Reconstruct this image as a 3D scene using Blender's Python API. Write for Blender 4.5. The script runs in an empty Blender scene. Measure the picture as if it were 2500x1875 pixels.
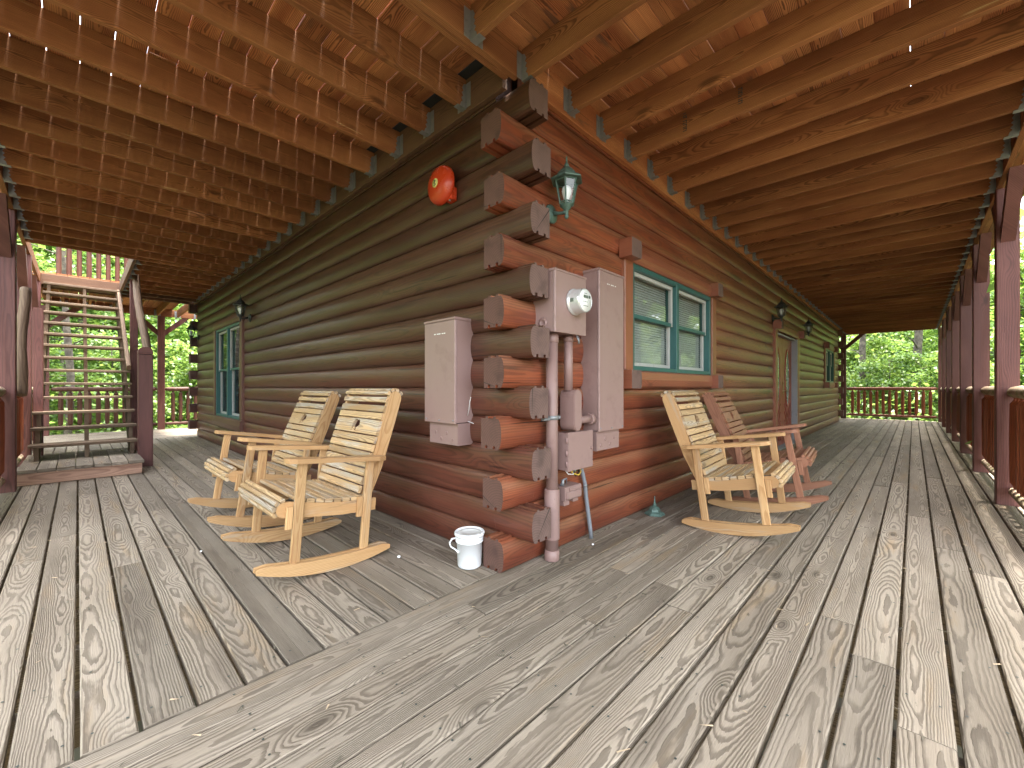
import bpy, bmesh, math, random
from mathutils import Vector, Matrix
R = math.radians
rng = random.Random(7)
S = bpy.context.scene
COL = S.collection

# ------------------------------------------------------------------ camera, sky, sun, exposure
AZ = math.atan2(.6934, .7206)                       # heading of the view, level camera
cam = bpy.data.cameras.new('camera'); camo = bpy.data.objects.new('camera', cam); COL.objects.link(camo)
camo.location = (-1.78, -1.69, 1.06)
camo.rotation_euler = (math.pi / 2, 0, AZ - math.pi / 2)
cam.sensor_width = 36; cam.lens = 14.68; cam.shift_y = 8.5 / 2500
cam.clip_start = .05; cam.clip_end = 400
S.camera = camo
W = bpy.data.worlds.new('World'); S.world = W; W.use_nodes = True
SUN_EL, SUN_ROT = R(83), R(140)
wn = W.node_tree.nodes; bg = wn['Background']
sky = wn.new('ShaderNodeTexSky'); sky.sky_type = 'NISHITA'; sky.sun_disc = False
sky.sun_elevation = SUN_EL; sky.sun_rotation = SUN_ROT; sky.air_density = 1.0; sky.dust_density = 3.0
sky.ozone_density = .3
hs = wn.new('ShaderNodeHueSaturation'); hs.inputs['Saturation'].default_value = .35      # hazy white sky
W.node_tree.links.new(sky.outputs[0], hs.inputs['Color']); W.node_tree.links.new(hs.outputs[0], bg.inputs[0]); bg.inputs[1].default_value = .15
sl = bpy.data.lights.new('sun', 'SUN'); sl.energy = 2.0; sl.angle = R(6); sl.color = (1, .95, .87)
so = bpy.data.objects.new('sun', sl); COL.objects.link(so); so.location = (8, -12, 14)
sd = Vector((math.sin(SUN_ROT) * math.cos(SUN_EL), math.cos(SUN_ROT) * math.cos(SUN_EL), math.sin(SUN_EL)))
so.rotation_euler = sd.to_track_quat('Z', 'Y').to_euler()
S.view_settings.view_transform = 'Standard'; S.view_settings.look = 'None'
S.view_settings.gamma = 1; S.view_settings.exposure = 3.55
S.cycles.max_bounces = 10; S.cycles.diffuse_bounces = 6; S.cycles.transparent_max_bounces = 12
S.cycles.use_denoising = True; S.cycles.sample_clamp_indirect = 8; S.cycles.caustics_reflective = False

# ------------------------------------------------------------------ node helpers
class G:
    def __init__(s, name):
        s.m = bpy.data.materials.new(name); s.m.use_nodes = True; s.nt = s.m.node_tree
        s.b = s.nt.nodes['Principled BSDF']; s.out = s.nt.nodes['Material Output']
    def n(s, t, **kw):
        x = s.nt.nodes.new('ShaderNode' + t)
        for k, v in kw.items(): setattr(x, k, v)
        return x
    def put(s, sock, v):
        if isinstance(v, bpy.types.NodeSocket): s.nt.links.new(v, sock)
        else: sock.default_value = v
    def math(s, op, a, b=0.0, clamp=False):
        x = s.n('Math', operation=op, use_clamp=clamp); s.put(x.inputs[0], a); s.put(x.inputs[1], b); return x.outputs[0]
    def xyz(s, a, b, c=0.0):
        x = s.n('CombineXYZ'); s.put(x.inputs[0], a); s.put(x.inputs[1], b); s.put(x.inputs[2], c); return x.outputs[0]
    def noise(s, vec, scale=1.0, det=2.0, rough=.5, dist=0.0):
        x = s.n('TexNoise'); s.put(x.inputs['Vector'], vec); x.inputs['Scale'].default_value = scale
        x.inputs['Detail'].default_value = det; x.inputs['Roughness'].default_value = rough; x.inputs['Distortion'].default_value = dist
        return x.outputs[0]
    def step(s, v, a, b, lo=0.0, hi=1.0):
        x = s.n('MapRange', interpolation_type='SMOOTHSTEP'); s.put(x.inputs[0], v)
        x.inputs[1].default_value = a; x.inputs[2].default_value = b; x.inputs[3].default_value = lo; x.inputs[4].default_value = hi
        return x.outputs[0]
    def mix(s, f, a, b, mode='MIX'):
        x = s.n('Mix', data_type='RGBA', blend_type=mode); s.put(x.inputs[0], f)
        s.put(x.inputs[6], c4(a) if isinstance(a, tuple) else a); s.put(x.inputs[7], c4(b) if isinstance(b, tuple) else b)
        return x.outputs[2]
    def bump(s, h, strength, dist):
        x = s.n('Bump'); x.inputs['Strength'].default_value = strength; x.inputs['Distance'].default_value = dist
        s.put(x.inputs['Height'], h); s.nt.links.new(x.outputs[0], s.b.inputs['Normal'])
    def fin(s, col=None, rough=None, **kw):
        if col is not None: s.put(s.b.inputs['Base Color'], c4(col) if isinstance(col, tuple) else col)
        if rough is not None: s.put(s.b.inputs['Roughness'], rough)
        for k, v in kw.items(): s.put(s.b.inputs[k.replace('_', ' ')], v)
        return s.m
def c4(c): return (c[0], c[1], c[2], 1.0)

def wood(name, dark, mid, light, ring=.008, con=.7, rough=.7, bump=.35, wear=None, wear_amt=(.5, .7), wear_sc=(1.2, 9.0), tint=.35,
         blot=None, blot_rng=(.55, .75), blot_sc=(1.1, 5.0), knot=.8, far=None, spec=.35, coat=0.0, fib=.25, hf=.9, ha=.16, lp=.5, shoulder=None, crack=0.0, off=.0):
    """sawn timber: growth rings of a log cut flat, knots, fibres, patches of wear; UV u runs along the grain in metres"""
    g = G(name)
    uv = g.n('UVMap'); uv.uv_map = 'UVMap'; sp = g.n('SeparateXYZ'); g.nt.links.new(uv.outputs[0], sp.inputs[0])
    u, v = sp.outputs[0], sp.outputs[1]
    at = g.n('Attribute', attribute_name='rnd'); r = at.outputs['Fac']
    r9 = g.math('MULTIPLY', r, 37.0)
    nA = g.noise(g.xyz(g.math('MULTIPLY', u, hf), g.math('MULTIPLY', v, 2.0), r9), 1.0, 2.0)
    nB = g.noise(g.xyz(g.math('MULTIPLY', u, 4.0), g.math('MULTIPLY', v, 16.0), r9), 1.0, 4.0, .6)
    vo = g.n('TexVoronoi', feature='F1'); vo.inputs['Scale'].default_value = 1.0
    g.put(vo.inputs['Vector'], g.xyz(g.math('MULTIPLY', u, 1.5), g.math('MULTIPLY', v, 4.6), r9))
    kd = vo.outputs['Distance']
    kn = g.step(kd, .0, .30, 1.0, 0.0)
    h = g.math('MULTIPLY', g.math('MULTIPLY', nA, ha), g.math('ADD', .35, g.math('FRACT', g.math('MULTIPLY', r, 7.31))))
    h = g.math('ADD', h, g.math('ADD', -.2 * ha, g.math('MULTIPLY', g.math('FRACT', g.math('MULTIPLY', r, 3.77)), off)))
    rr = g.math('SQRT', g.math('ADD', g.math('MULTIPLY', v, v), g.math('MULTIPLY', h, h)))
    rr = g.math('ADD', rr, g.math('MULTIPLY', nB, .013))
    rr = g.math('ADD', rr, g.math('MULTIPLY', kn, .05 * knot))
    fr = g.math('FRACT', g.math('DIVIDE', rr, g.math('MULTIPLY', ring, g.math('ADD', .72, g.math('MULTIPLY', g.math('FRACT', g.math('MULTIPLY', r, 5.13)), .5)))))
    nW = g.noise(g.xyz(g.math('MULTIPLY', u, .8), g.math('MULTIPLY', v, 5.0), g.math('ADD', r9, 2.0)), 1.0, 2.0)
    line = g.math('MULTIPLY', g.step(fr, lp - .12, lp + .30), g.step(fr, .93, 1.0, 1.0, 0.0))
    line = g.math('MULTIPLY', line, g.step(nW, .25, .6, .45, 1.0))
    fibr = g.noise(g.xyz(g.math('MULTIPLY', u, 7.0), g.math('MULTIPLY', v, 330.0), r9), 1.0, 3.0, .65)
    lo = g.noise(g.xyz(g.math('MULTIPLY', u, 1.3), g.math('MULTIPLY', v, 7.0), r9), 1.0, 3.0)
    base = g.mix(g.step(lo, .32, .68), mid, light)
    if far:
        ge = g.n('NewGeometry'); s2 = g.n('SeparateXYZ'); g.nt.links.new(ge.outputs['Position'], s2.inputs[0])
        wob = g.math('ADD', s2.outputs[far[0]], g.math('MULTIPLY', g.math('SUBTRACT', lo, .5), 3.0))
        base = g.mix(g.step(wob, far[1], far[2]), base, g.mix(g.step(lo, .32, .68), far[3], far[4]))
    if wear:
        wm = g.noise(g.xyz(g.math('MULTIPLY', u, wear_sc[0]), g.math('MULTIPLY', v, wear_sc[1]), g.math('ADD', r9, 5.0)), 1.0, 4.0, .6)
        base = g.mix(g.math('MULTIPLY', g.step(wm, wear_amt[0], wear_amt[1]), .85), base, wear)
    if shoulder:      # paler patchy tone on the upward shoulder of each log
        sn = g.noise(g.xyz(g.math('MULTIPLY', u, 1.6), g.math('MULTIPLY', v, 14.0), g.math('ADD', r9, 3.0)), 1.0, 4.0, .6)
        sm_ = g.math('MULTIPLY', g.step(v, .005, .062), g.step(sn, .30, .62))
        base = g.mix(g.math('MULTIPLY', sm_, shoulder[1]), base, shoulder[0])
    col = g.mix(g.math('MULTIPLY', line, con), base, dark)
    if crack:
        cn = g.noise(g.xyz(g.math('MULTIPLY', u, 1.3), g.math('MULTIPLY', v, 75.0), g.math('ADD', r9, 7.0)), 1.0, 1.0)
        col = g.mix(g.math('MULTIPLY', g.step(cn, .705, .735), crack), col, tuple(x * .4 for x in dark))
    col = g.mix(g.math('MULTIPLY', g.step(kd, .05, .13, 1.0, 0.0), .75 * min(1, knot)), col, tuple(x * .75 for x in dark))
    if blot:
        bm_ = g.noise(g.xyz(g.math('MULTIPLY', u, blot_sc[0]), g.math('MULTIPLY', v, blot_sc[1]), g.math('ADD', r9, 11.0)), 1.0, 4.0, .6)
        col = g.mix(g.math('MULTIPLY', g.step(bm_, blot_rng[0], blot_rng[1]), .85), col, blot)
    k = g.math('ADD', g.math('MULTIPLY', r, tint), 1.0 - tint * .5)
    k = g.math('MULTIPLY', k, g.math('ADD', g.math('MULTIPLY', fibr, fib * 2), 1.0 - fib))
    vm = g.n('VectorMath', operation='SCALE'); g.nt.links.new(col, vm.inputs[0]); g.put(vm.inputs['Scale'], k)
    hgt = g.math('ADD', g.math('MULTIPLY', line, -.6), g.math('MULTIPLY', fibr, .5))
    g.bump(hgt, bump, .004)
    ro = g.math('ADD', g.math('MULTIPLY', lo, .2), rough - .1)
    g.fin(vm.outputs[0], ro); g.b.inputs['Specular IOR Level'].default_value = spec
    if coat: g.b.inputs['Coat Weight'].default_value = coat; g.b.inputs['Coat Roughness'].default_value = .25
    return g.m

def endgrain(name, a, b, ring=.011):
    g = G(name); uv = g.n('UVMap'); uv.uv_map = 'UVMap'; sp = g.n('SeparateXYZ'); g.nt.links.new(uv.outputs[0], sp.inputs[0])
    at = g.n('Attribute', attribute_name='rnd'); r = at.outputs['Fac']
    x = g.math('ADD', sp.outputs[0], g.math('MULTIPLY', g.math('SUBTRACT', r, .5), .05)); y = sp.outputs[1]
    rr = g.math('SQRT', g.math('ADD', g.math('MULTIPLY', x, x), g.math('MULTIPLY', y, y)))
    n = g.noise(g.xyz(sp.outputs[0], sp.outputs[1], r), 28.0, 3.0)
    rr = g.math('ADD', rr, g.math('MULTIPLY', n, .012))
    fr = g.math('FRACT', g.math('DIVIDE', rr, ring))
    n2 = g.noise(g.xyz(sp.outputs[0], sp.outputs[1], r), 9.0, 3.0)
    # radial drying checks
    ang = g.math('ARCTAN2', y, x)
    ck = g.step(g.math('ABSOLUTE', g.math('SUBTRACT', ang, g.math('MULTIPLY', g.math('SUBTRACT', r, .3), 5.0))), .0, .035, 1.0, 0.0)
    ck = g.math('MULTIPLY', ck, g.step(rr, .02, .04))
    col = g.mix(g.math('MULTIPLY', g.math('POWER', fr, 2.0), .6), a, b)
    col = g.mix(g.step(n2, .45, .75), col, tuple(q * .55 for q in a))
    col = g.mix(ck, col, (.012, .009, .008))
    g.bump(fr, .3, .003)
    return g.fin(col, .85)

def paint(name, col, col2=None, rough=.5, sc=14.0, rngs=(.5, .75), metallic=0.0, spec=.5, bump=.05, dirt=None):
    g = G(name); tc = g.n('TexCoord'); n = g.noise(tc.outputs['Object'], sc, 5.0, .65)
    c = g.mix(g.step(n, *rngs), col, col2 or tuple(x * .8 for x in col))
    if dirt:
        n2 = g.noise(tc.outputs['Object'], sc * 5, 3.0, .7)
        c = g.mix(g.step(n2, .68, .74), c, dirt)
    g.bump(n, bump, .01)
    return g.fin(c, g.math('ADD', g.math('MULTIPLY', n, .2), rough - .1), Metallic=metallic, Specular_IOR_Level=spec)

M = {}
M['deck'] = wood('weathered_deck', (.066, .050, .036), (.228, .187, .142), (.290, .244, .190), ring=.0056, con=.62, hf=.7, ha=.12, off=.09, lp=.45, rough=.8, bump=.7,
                 wear=(.29, .21, .13), wear_amt=(.54, .74), tint=.45, blot=(.125, .10, .076), blot_rng=(.52, .80), blot_sc=(.9, 5.0), spec=.2, fib=.28)
M['joist'] = wood('brown_joist', (.05, .018, .007), (.24, .093, .037), (.36, .16, .066), ring=.007, con=.6, rough=.75, bump=.3,
                  wear=(.50, .33, .16), wear_amt=(.66, .74), wear_sc=(1.5, 22.0), tint=.4, spec=.2)
M['plank'] = wood('red_brown_plank', (.06, .018, .008), (.30, .105, .04), (.50, .225, .09), ring=.0055, con=.8, ha=.09, hf=.7, knot=.5, rough=.7, bump=.35,
                  tint=.6, blot=(.10, .05, .03), blot_rng=(.6, .72), blot_sc=(2.0, 9.0), spec=.25)
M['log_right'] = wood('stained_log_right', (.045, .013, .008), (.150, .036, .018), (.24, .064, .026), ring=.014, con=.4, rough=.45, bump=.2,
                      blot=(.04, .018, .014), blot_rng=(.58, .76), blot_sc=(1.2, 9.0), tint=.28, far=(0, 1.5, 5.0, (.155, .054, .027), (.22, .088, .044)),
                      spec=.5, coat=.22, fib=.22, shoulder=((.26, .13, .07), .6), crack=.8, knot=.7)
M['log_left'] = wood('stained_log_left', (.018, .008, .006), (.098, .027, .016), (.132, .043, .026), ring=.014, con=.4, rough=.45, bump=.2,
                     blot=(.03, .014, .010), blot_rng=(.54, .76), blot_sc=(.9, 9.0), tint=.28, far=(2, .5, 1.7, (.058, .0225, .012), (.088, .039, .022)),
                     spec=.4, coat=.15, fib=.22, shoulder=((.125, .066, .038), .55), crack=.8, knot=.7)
M['post'] = wood('stained_post', (.03, .011, .009), (.105, .036, .030), (.15, .058, .048), ring=.012, con=.4, rough=.55, bump=.2,
                 wear=(.10, .03, .022), tint=.3, spec=.4)
M['baluster'] = wood('red_log_spindle', (.06, .016, .008), (.28, .068, .026), (.36, .10, .04), ring=.012, con=.4, rough=.5, bump=.15, tint=.4, spec=.4)
M['spindleshade'] = wood('shaded_log_spindle', (.02, .010, .007), (.075, .028, .018), (.105, .042, .026), ring=.012, con=.4, rough=.6, bump=.15, tint=.4, spec=.3)  # darker copy of the spindle wood, shade put into the colour
M['railshade'] = wood('shaded_rail_log', (.025, .012, .008), (.085, .036, .024), (.12, .055, .038), ring=.02, con=.4, rough=.65, bump=.3, tint=.3)  # rail log darkened in its colour to stand in for shade
M['beamshade'] = wood('shaded_beam', (.03, .016, .009), (.11, .055, .03), (.15, .08, .045), ring=.008, con=.5, rough=.75, bump=.3, tint=.2)  # beam wood with shade put into the colour
M['raillog'] = wood('weathered_rail_log', (.12, .075, .045), (.34, .24, .16), (.44, .35, .25), ring=.02, con=.4, rough=.8, bump=.6,
                    wear=(.20, .22, .09), wear_amt=(.5, .65), wear_sc=(5.0, 12.0), tint=.3, spec=.15)
M['railred'] = wood('red_rail_log', (.06, .02, .012), (.24, .08, .045), (.34, .13, .075), ring=.02, con=.4, rough=.6, bump=.4, tint=.3)
M['pine'] = wood('natural_pine', (.28, .13, .045), (.43, .25, .112), (.50, .32, .155), ring=.007, con=.5, rough=.6, bump=.2,
                 wear=(.40, .33, .235), wear_amt=(.54, .72), wear_sc=(2.0, 18.0), tint=.3, blot=(.22, .13, .065), blot_rng=(.62, .78), blot_sc=(3.0, 26.0), spec=.25)
M['pineworn'] = wood('weathered_pine', (.15, .10, .06), (.46, .295, .145), (.52, .365, .20), ring=.006, con=.65, ha=.1, rough=.75, bump=.4,
                     wear=(.44, .40, .335), wear_amt=(.46, .66), wear_sc=(1.6, 16.0), tint=.35, blot=(.25, .20, .15), blot_rng=(.62, .74), blot_sc=(2.0, 34.0), spec=.2)
M['pinered'] = wood('red_painted_pine', (.12, .04, .022), (.245, .105, .058), (.31, .145, .085), ring=.010, con=.35, rough=.5, bump=.12,
                    wear=(.46, .23, .14), wear_amt=(.64, .76), wear_sc=(2.0, 12.0), tint=.2, spec=.35)
M['pale'] = wood('pale_pole', (.07, .04, .024), (.15, .095, .06), (.20, .135, .088), ring=.012, con=.5, rough=.75, bump=.3, tint=.2)
M['stair'] = wood('stair_lumber', (.04, .026, .017), (.125, .086, .056), (.18, .13, .088), ring=.009, con=.6, rough=.8, bump=.4, tint=.3, wear=(.15, .095, .065), spec=.2)
M['riser'] = wood('pinkish_riser', (.16, .08, .055), (.40, .24, .17), (.46, .29, .21), ring=.012, con=.5, rough=.75, bump=.3, tint=.2)
M['endlog'] = endgrain('log_end_grain', (.15, .092, .076), (.07, .040, .031), .014)
M['enddark'] = endgrain('dark_end_grain', (.12, .058, .042), (.045, .024, .018), .014)
M['endpine'] = endgrain('pine_end_grain', (.56, .36, .17), (.34, .18, .07), .007)
M['trimr'] = wood('window_trim', (.07, .022, .013), (.225, .072, .039), (.285, .10, .052), ring=.012, con=.3, rough=.45, bump=.12, tint=.2,
                  blot=(.20, .10, .05), spec=.5, coat=.15)
M['triml'] = wood('window_trim_dark', (.03, .016, .011), (.10, .038, .026), (.13, .06, .04), ring=.012, con=.3, rough=.45, bump=.12, tint=.2, spec=.5)
M['mauve'] = paint('mauve_panel_paint', (.27, .178, .160), (.235, .15, .135), .42, 9.0, dirt=(.26, .16, .14))
M['mauvepipe'] = paint('mauve_pipe_paint', (.25, .158, .14), (.205, .122, .106), .5, 11.0, dirt=(.18, .11, .10))
M['galv'] = paint('galvanised_steel', (.25, .26, .265), (.17, .18, .185), .5, 30.0, metallic=.5)
M['chrome'] = paint('meter_silver', (.72, .74, .74), (.6, .62, .62), .22, 20.0, metallic=.55)
M['meterface'] = paint('meter_face', (.74, .76, .74), (.68, .70, .68), .35, 20.0)
M['lcd'] = paint('meter_display', (.12, .15, .12), None, .25)
M['teal'] = paint('teal_vinyl', (.030, .105, .100), (.025, .085, .08), .4, 12.0)
M['white'] = paint('white_vinyl', (.42, .42, .40), (.36, .36, .34), .5, 12.0)
M['blind'] = paint('blind_slat', (.43, .44, .42), (.39, .40, .38), .6, 12.0)
M['bucket'] = paint('white_plastic', (.74, .76, .77), (.70, .72, .73), .38, 6.0)
M['lidtop'] = paint('dusty_lid', (.60, .60, .57), (.48, .46, .42), .6, 22.0, dirt=(.25, .21, .17))
M['bell'] = paint('red_enamel', (.46, .045, .012), (.38, .032, .010), .28, 7.0)
M['sticker'] = paint('yellow_sticker', (.52, .50, .16), (.44, .42, .12), .5, 30.0)
M['ink'] = paint('dark_ink', (.03, .04, .035), None, .5)
M['verdigris'] = paint('verdigris_metal', (.085, .15, .125), (.045, .075, .062), .5, 26.0, rngs=(.42, .7), metallic=.2)
M['blackmetal'] = paint('black_metal', (.02, .024, .024), (.035, .038, .036), .45, 26.0)
M['bulb'] = paint('white_bulb', (.80, .82, .84), None, .35)
M['doorred'] = paint('red_door_paint', (.27, .060, .038), (.22, .045, .03), .38, 5.0)
M['doorglass'] = paint('leaded_glass', (.30, .34, .30), (.10, .13, .11), .12, 24.0, rngs=(.4, .6))
M['brass'] = paint('aged_brass', (.30, .24, .13), (.12, .10, .07), .35, 30.0, metallic=.8)
M['gray'] = paint('grey_conduit', (.19, .205, .225), (.15, .165, .18), .45, 12.0)
M['yellow'] = paint('yellow_wire', (.62, .42, .06), None, .4)
M['greenw'] = paint('green_wire', (.06, .32, .20), None, .4)
M['whitew'] = paint('white_wire', (.62, .62, .60), None, .4)
M['jamb'] = paint('grey_jamb', (.27, .27, .285), (.22, .215, .22), .5, 6.0)
M['dark'] = paint('dark_interior', (.03, .028, .026), None, .9)
M['bark'] = paint('tree_bark', (.16, .135, .105), (.07, .058, .046), .95, 7.0, rngs=(.35, .6), bump=.6)
M['soil'] = paint('leaf_litter', (.125, .105, .075), (.085, .075, .05), .95, .8, rngs=(.4, .6), bump=.5)
M['terracotta'] = paint('grey_planter', (.30, .30, .31), (.24, .24, .25), .6, 14.0)
M['gapblack'] = paint('black_void', (.012, .011, .010), None, .9)

g = G('window_glass')
tr = g.n('BsdfTransparent'); gl = g.n('BsdfGlossy'); gl.inputs['Roughness'].default_value = .02
fr = g.n('Fresnel'); fr.inputs['IOR'].default_value = 1.6; mx = g.n('MixShader')
tr.inputs[0].default_value = (.90, .93, .92, 1)
gb = g.n('NewGeometry'); g.put(mx.inputs[0], g.math('MULTIPLY', g.math('ADD', g.math('MULTIPLY', fr.outputs[0], .8), .02), g.math('SUBTRACT', 1.0, gb.outputs['Backfacing']))); g.nt.links.new(tr.outputs[0], mx.inputs[1]); g.nt.links.new(gl.outputs[0], mx.inputs[2])
g.nt.links.new(mx.outputs[0], g.out.inputs[0]); M['glass'] = g.m

def leafmat(name, a, b, y):
    g = G(name); at = g.n('Attribute', attribute_name='rnd'); r = at.outputs['Fac']
    tc = g.n('NewGeometry'); n = g.noise(tc.outputs['Position'], .35, 2.0)
    f = g.math('ADD', g.math('MULTIPLY', r, .6), g.math('MULTIPLY', g.math('SUBTRACT', n, .3), .9), True)
    c = g.mix(g.step(f, .1, .8), a, b); c = g.mix(g.step(r, .90, .97), c, y)
    df = g.n('BsdfDiffuse'); tl = g.n('BsdfTranslucent'); gs = g.n('BsdfGlossy'); gs.inputs['Roughness'].default_value = .45
    g.put(df.inputs[0], c); g.put(tl.inputs[0], g.mix(.5, c, y))
    m1 = g.n('MixShader'); m1.inputs[0].default_value = .58
    g.nt.links.new(df.outputs[0], m1.inputs[1]); g.nt.links.new(tl.outputs[0], m1.inputs[2])
    m2 = g.n('MixShader'); m2.inputs[0].default_value = .05
    g.nt.links.new(m1.outputs[0], m2.inputs[1]); g.nt.links.new(gs.outputs[0], m2.inputs[2])
    g.nt.links.new(m2.outputs[0], g.out.inputs[0]); return g.m
M['leaf'] = leafmat('maple_leaf', (.075, .165, .02), (.18, .33, .05), (.32, .42, .09))
M['leaf2'] = leafmat('hemlock_leaf', (.05, .125, .022), (.13, .26, .045), (.24, .34, .07))
M['leaf3'] = leafmat('pale_leaf', (.10, .20, .03), (.20, .335, .06), (.33, .41, .10))

# ------------------------------------------------------------------ mesh builder
class MB:
    def __init__(s): s.v = []; s.f = []; s.uv = []; s.r = []; s.mi = []; s.sm = []
    def face(s, idx, uvs, r, mi=0, sm=False):
        s.f.append(idx); s.uv.append(uvs); s.r.append(r); s.mi.append(mi); s.sm.append(sm)
    def board(s, p0, p1, w, t, up=(0, 0, 1), ch=.003, r=None, mi=0, u0=None, capmi=None, pencil=0.0):
        """a sawn board from p0 to p1 (centre line), w across, t along `up`, long edges chamfered"""
        p0, p1 = Vector(p0), Vector(p1); d = p1 - p0; L = d.length; d = d / L
        upv = Vector(up); upv = (upv - d * upv.dot(d)).normalized(); sd_ = d.cross(upv)
        if r is None: r = rng.random()
        if u0 is None: u0 = rng.random() * 60
        v0 = rng.uniform(-.03, .03); a, b = w / 2, t / 2; c = min(ch, a * .9, b * .9)
        pr = [(-a + c, -b), (a - c, -b), (a, -b + c), (a, b - c), (a - c, b), (-a + c, b), (-a, b - c), (-a, -b + c)] if c > 0 else [(-a, -b), (a, -b), (a, b), (-a, b)]
        n = len(pr); k = len(s.v)
        for p in (p0, p1):
            for x, y in pr: s.v.append(tuple(p + sd_ * x + upv * y))
        for i in range(n):
            j = (i + 1) % n; (x0, y0), (x1, y1) = pr[i], pr[j]
            if abs(x1 - x0) >= abs(y1 - y0): va, vb = x0, x1
            else: va, vb = y0 + a, y1 + a
            o = v0 + (0 if (y0 + y1) > 0 else .013)
            s.face((k + i, k + j, k + n + j, k + n + i), ((u0, va + o), (u0, vb + o), (u0 + L, vb + o), (u0 + L, va + o)), r, mi)
        cm = mi if capmi is None else capmi
        s.face(tuple(k + n - 1 - i for i in range(n)), tuple((pr[n - 1 - i][0], pr[n - 1 - i][1]) for i in range(n)), r, cm)
        s.face(tuple(k + n + i for i in range(n)), tuple((x, y) for x, y in pr), r, cm)
    def box(s, lo, hi, ch=.002, r=None, mi=0, grain=None, up=None):
        lo, hi = Vector(lo), Vector(hi); e = hi - lo; c = (lo + hi) / 2
        ax = grain if grain is not None else max(range(3), key=lambda i: e[i])
        o = [i for i in range(3) if i != ax]; o.sort(key=lambda i: -e[i])
        p0 = c.copy(); p1 = c.copy(); p0[ax] = lo[ax]; p1[ax] = hi[ax]
        upv = [0, 0, 0]; upv[o[1]] = 1
        s.board(p0, p1, e[o[0]], e[o[1]], upv, ch, r, mi)
    def extrude(s, prof, p0, p1, ex, ey, r=None, mi=0, capmi=None, u0=None, sm=False, vfun=None, caps=True):
        """closed 2-D profile swept from p0 to p1; capmi paints the cut ends"""
        p0, p1, ex, ey = Vector(p0), Vector(p1), Vector(ex), Vector(ey); L = (p1 - p0).length
        if r is None: r = rng.random()
        if u0 is None: u0 = rng.random() * 60
        n = len(prof); k = len(s.v)
        for p in (p0, p1):
            for x, y in prof: s.v.append(tuple(p + ex * x + ey * y))
        cum = 0.0
        for i in range(n):
            j = (i + 1) % n; (x0, y0), (x1, y1) = prof[i], prof[j]; l = math.hypot(x1 - x0, y1 - y0)
            va, vb = (vfun(x0, y0), vfun(x1, y1)) if vfun else (cum, cum + l)
            cum += l
            s.face((k + i, k + j, k + n + j, k + n + i), ((u0, va), (u0, vb), (u0 + L, vb), (u0 + L, va)), r, mi, sm)
        if caps:
            cm = mi if capmi is None else capmi
            s.face(tuple(k + n - 1 - i for i in range(n)), tuple(prof[n - 1 - i] for i in range(n)), r, cm)
            s.face(tuple(k + n + i for i in range(n)), tuple(prof), r, cm)
    def prism(s, poly, org, ex, ey, ez, th, r=None, mi=0, grain='x', edgemi=None):
        """flat outline with thickness th along ez; grain along the outline's x or y"""
        org, ex, ey, ez = Vector(org), Vector(ex), Vector(ey), Vector(ez)
        if r is None: r = rng.random()
        u0 = rng.random() * 60; n = len(poly); k = len(s.v)
        for z in (-th / 2, th / 2):
            for x, y in poly: s.v.append(tuple(org + ex * x + ey * y + ez * z))
        fu = (lambda x, y: (u0 + x, y)) if grain == 'x' else (lambda x, y: (u0 + y, x))
        s.face(tuple(k + n - 1 - i for i in range(n)), tuple(fu(*poly[n - 1 - i]) for i in range(n)), r, mi)
        s.face(tuple(k + n + i for i in range(n)), tuple(fu(*p) for p in poly), r, mi)
        for i in range(n):
            j = (i + 1) % n; a, b = fu(*poly[i]), fu(*poly[j])
            s.face((k + i, k + j, k + n + j, k + n + i), (a, b, (b[0], b[1] + th), (a[0], a[1] + th)), r, mi if edgemi is None else edgemi)
    def tube(s, pts, rad, seg=10, r=None, mi=0, capmi=None, sm=True, up=(0, 0, 1), caps=True):
        pts = [Vector(p) for p in pts]; n = len(pts); rad = rad if isinstance(rad, (list, tuple)) else [rad] * n
        if r is None: r = rng.random()
        u0 = rng.random() * 60; k = len(s.v); U = 0.0; prev = None; us = []
        for i, p in enumerate(pts):
            d = (pts[min(i + 1, n - 1)] - pts[max(i - 1, 0)]).normalized()
            if prev is None:
                ref = Vector(up) if abs(d.dot(Vector(up))) < .95 else Vector((1, 0, 0)); a = (ref - d * ref.dot(d)).normalized()
            else: a = (prev - d * prev.dot(d)).normalized()
            prev = a; b = d.cross(a)
            if i: U += (p - pts[i - 1]).length
            us.append(U)
            for j in range(seg):
                t = 2 * math.pi * j / seg; s.v.append(tuple(p + a * math.cos(t) * rad[i] + b * math.sin(t) * rad[i]))
        rm = max(rad)
        for i in range(n - 1):
            for j in range(seg):
                q = (j + 1) % seg; va = (j / seg - .5) * 2 * rm * 1.6; vb = ((j + 1) / seg - .5) * 2 * rm * 1.6
                s.face((k + i * seg + j, k + i * seg + q, k + (i + 1) * seg + q, k + (i + 1) * seg + j),
                       ((u0 + us[i], va), (u0 + us[i], vb), (u0 + us[i + 1], vb), (u0 + us[i + 1], va)), r, mi, sm)
        if caps:
            cm = mi if capmi is None else capmi
            cir = [(math.cos(2 * math.pi * j / seg), math.sin(2 * math.pi * j / seg)) for j in range(seg)]
            s.face(tuple(k + seg - 1 - j for j in range(seg)), tuple((cir[seg - 1 - j][0] * rad[0], cir[seg - 1 - j][1] * rad[0]) for j in range(seg)), r, cm)
            e = k + (n - 1) * seg
            s.face(tuple(e + j for j in range(seg)), tuple((x * rad[-1], y * rad[-1]) for x, y in cir), r, cm)
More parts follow.
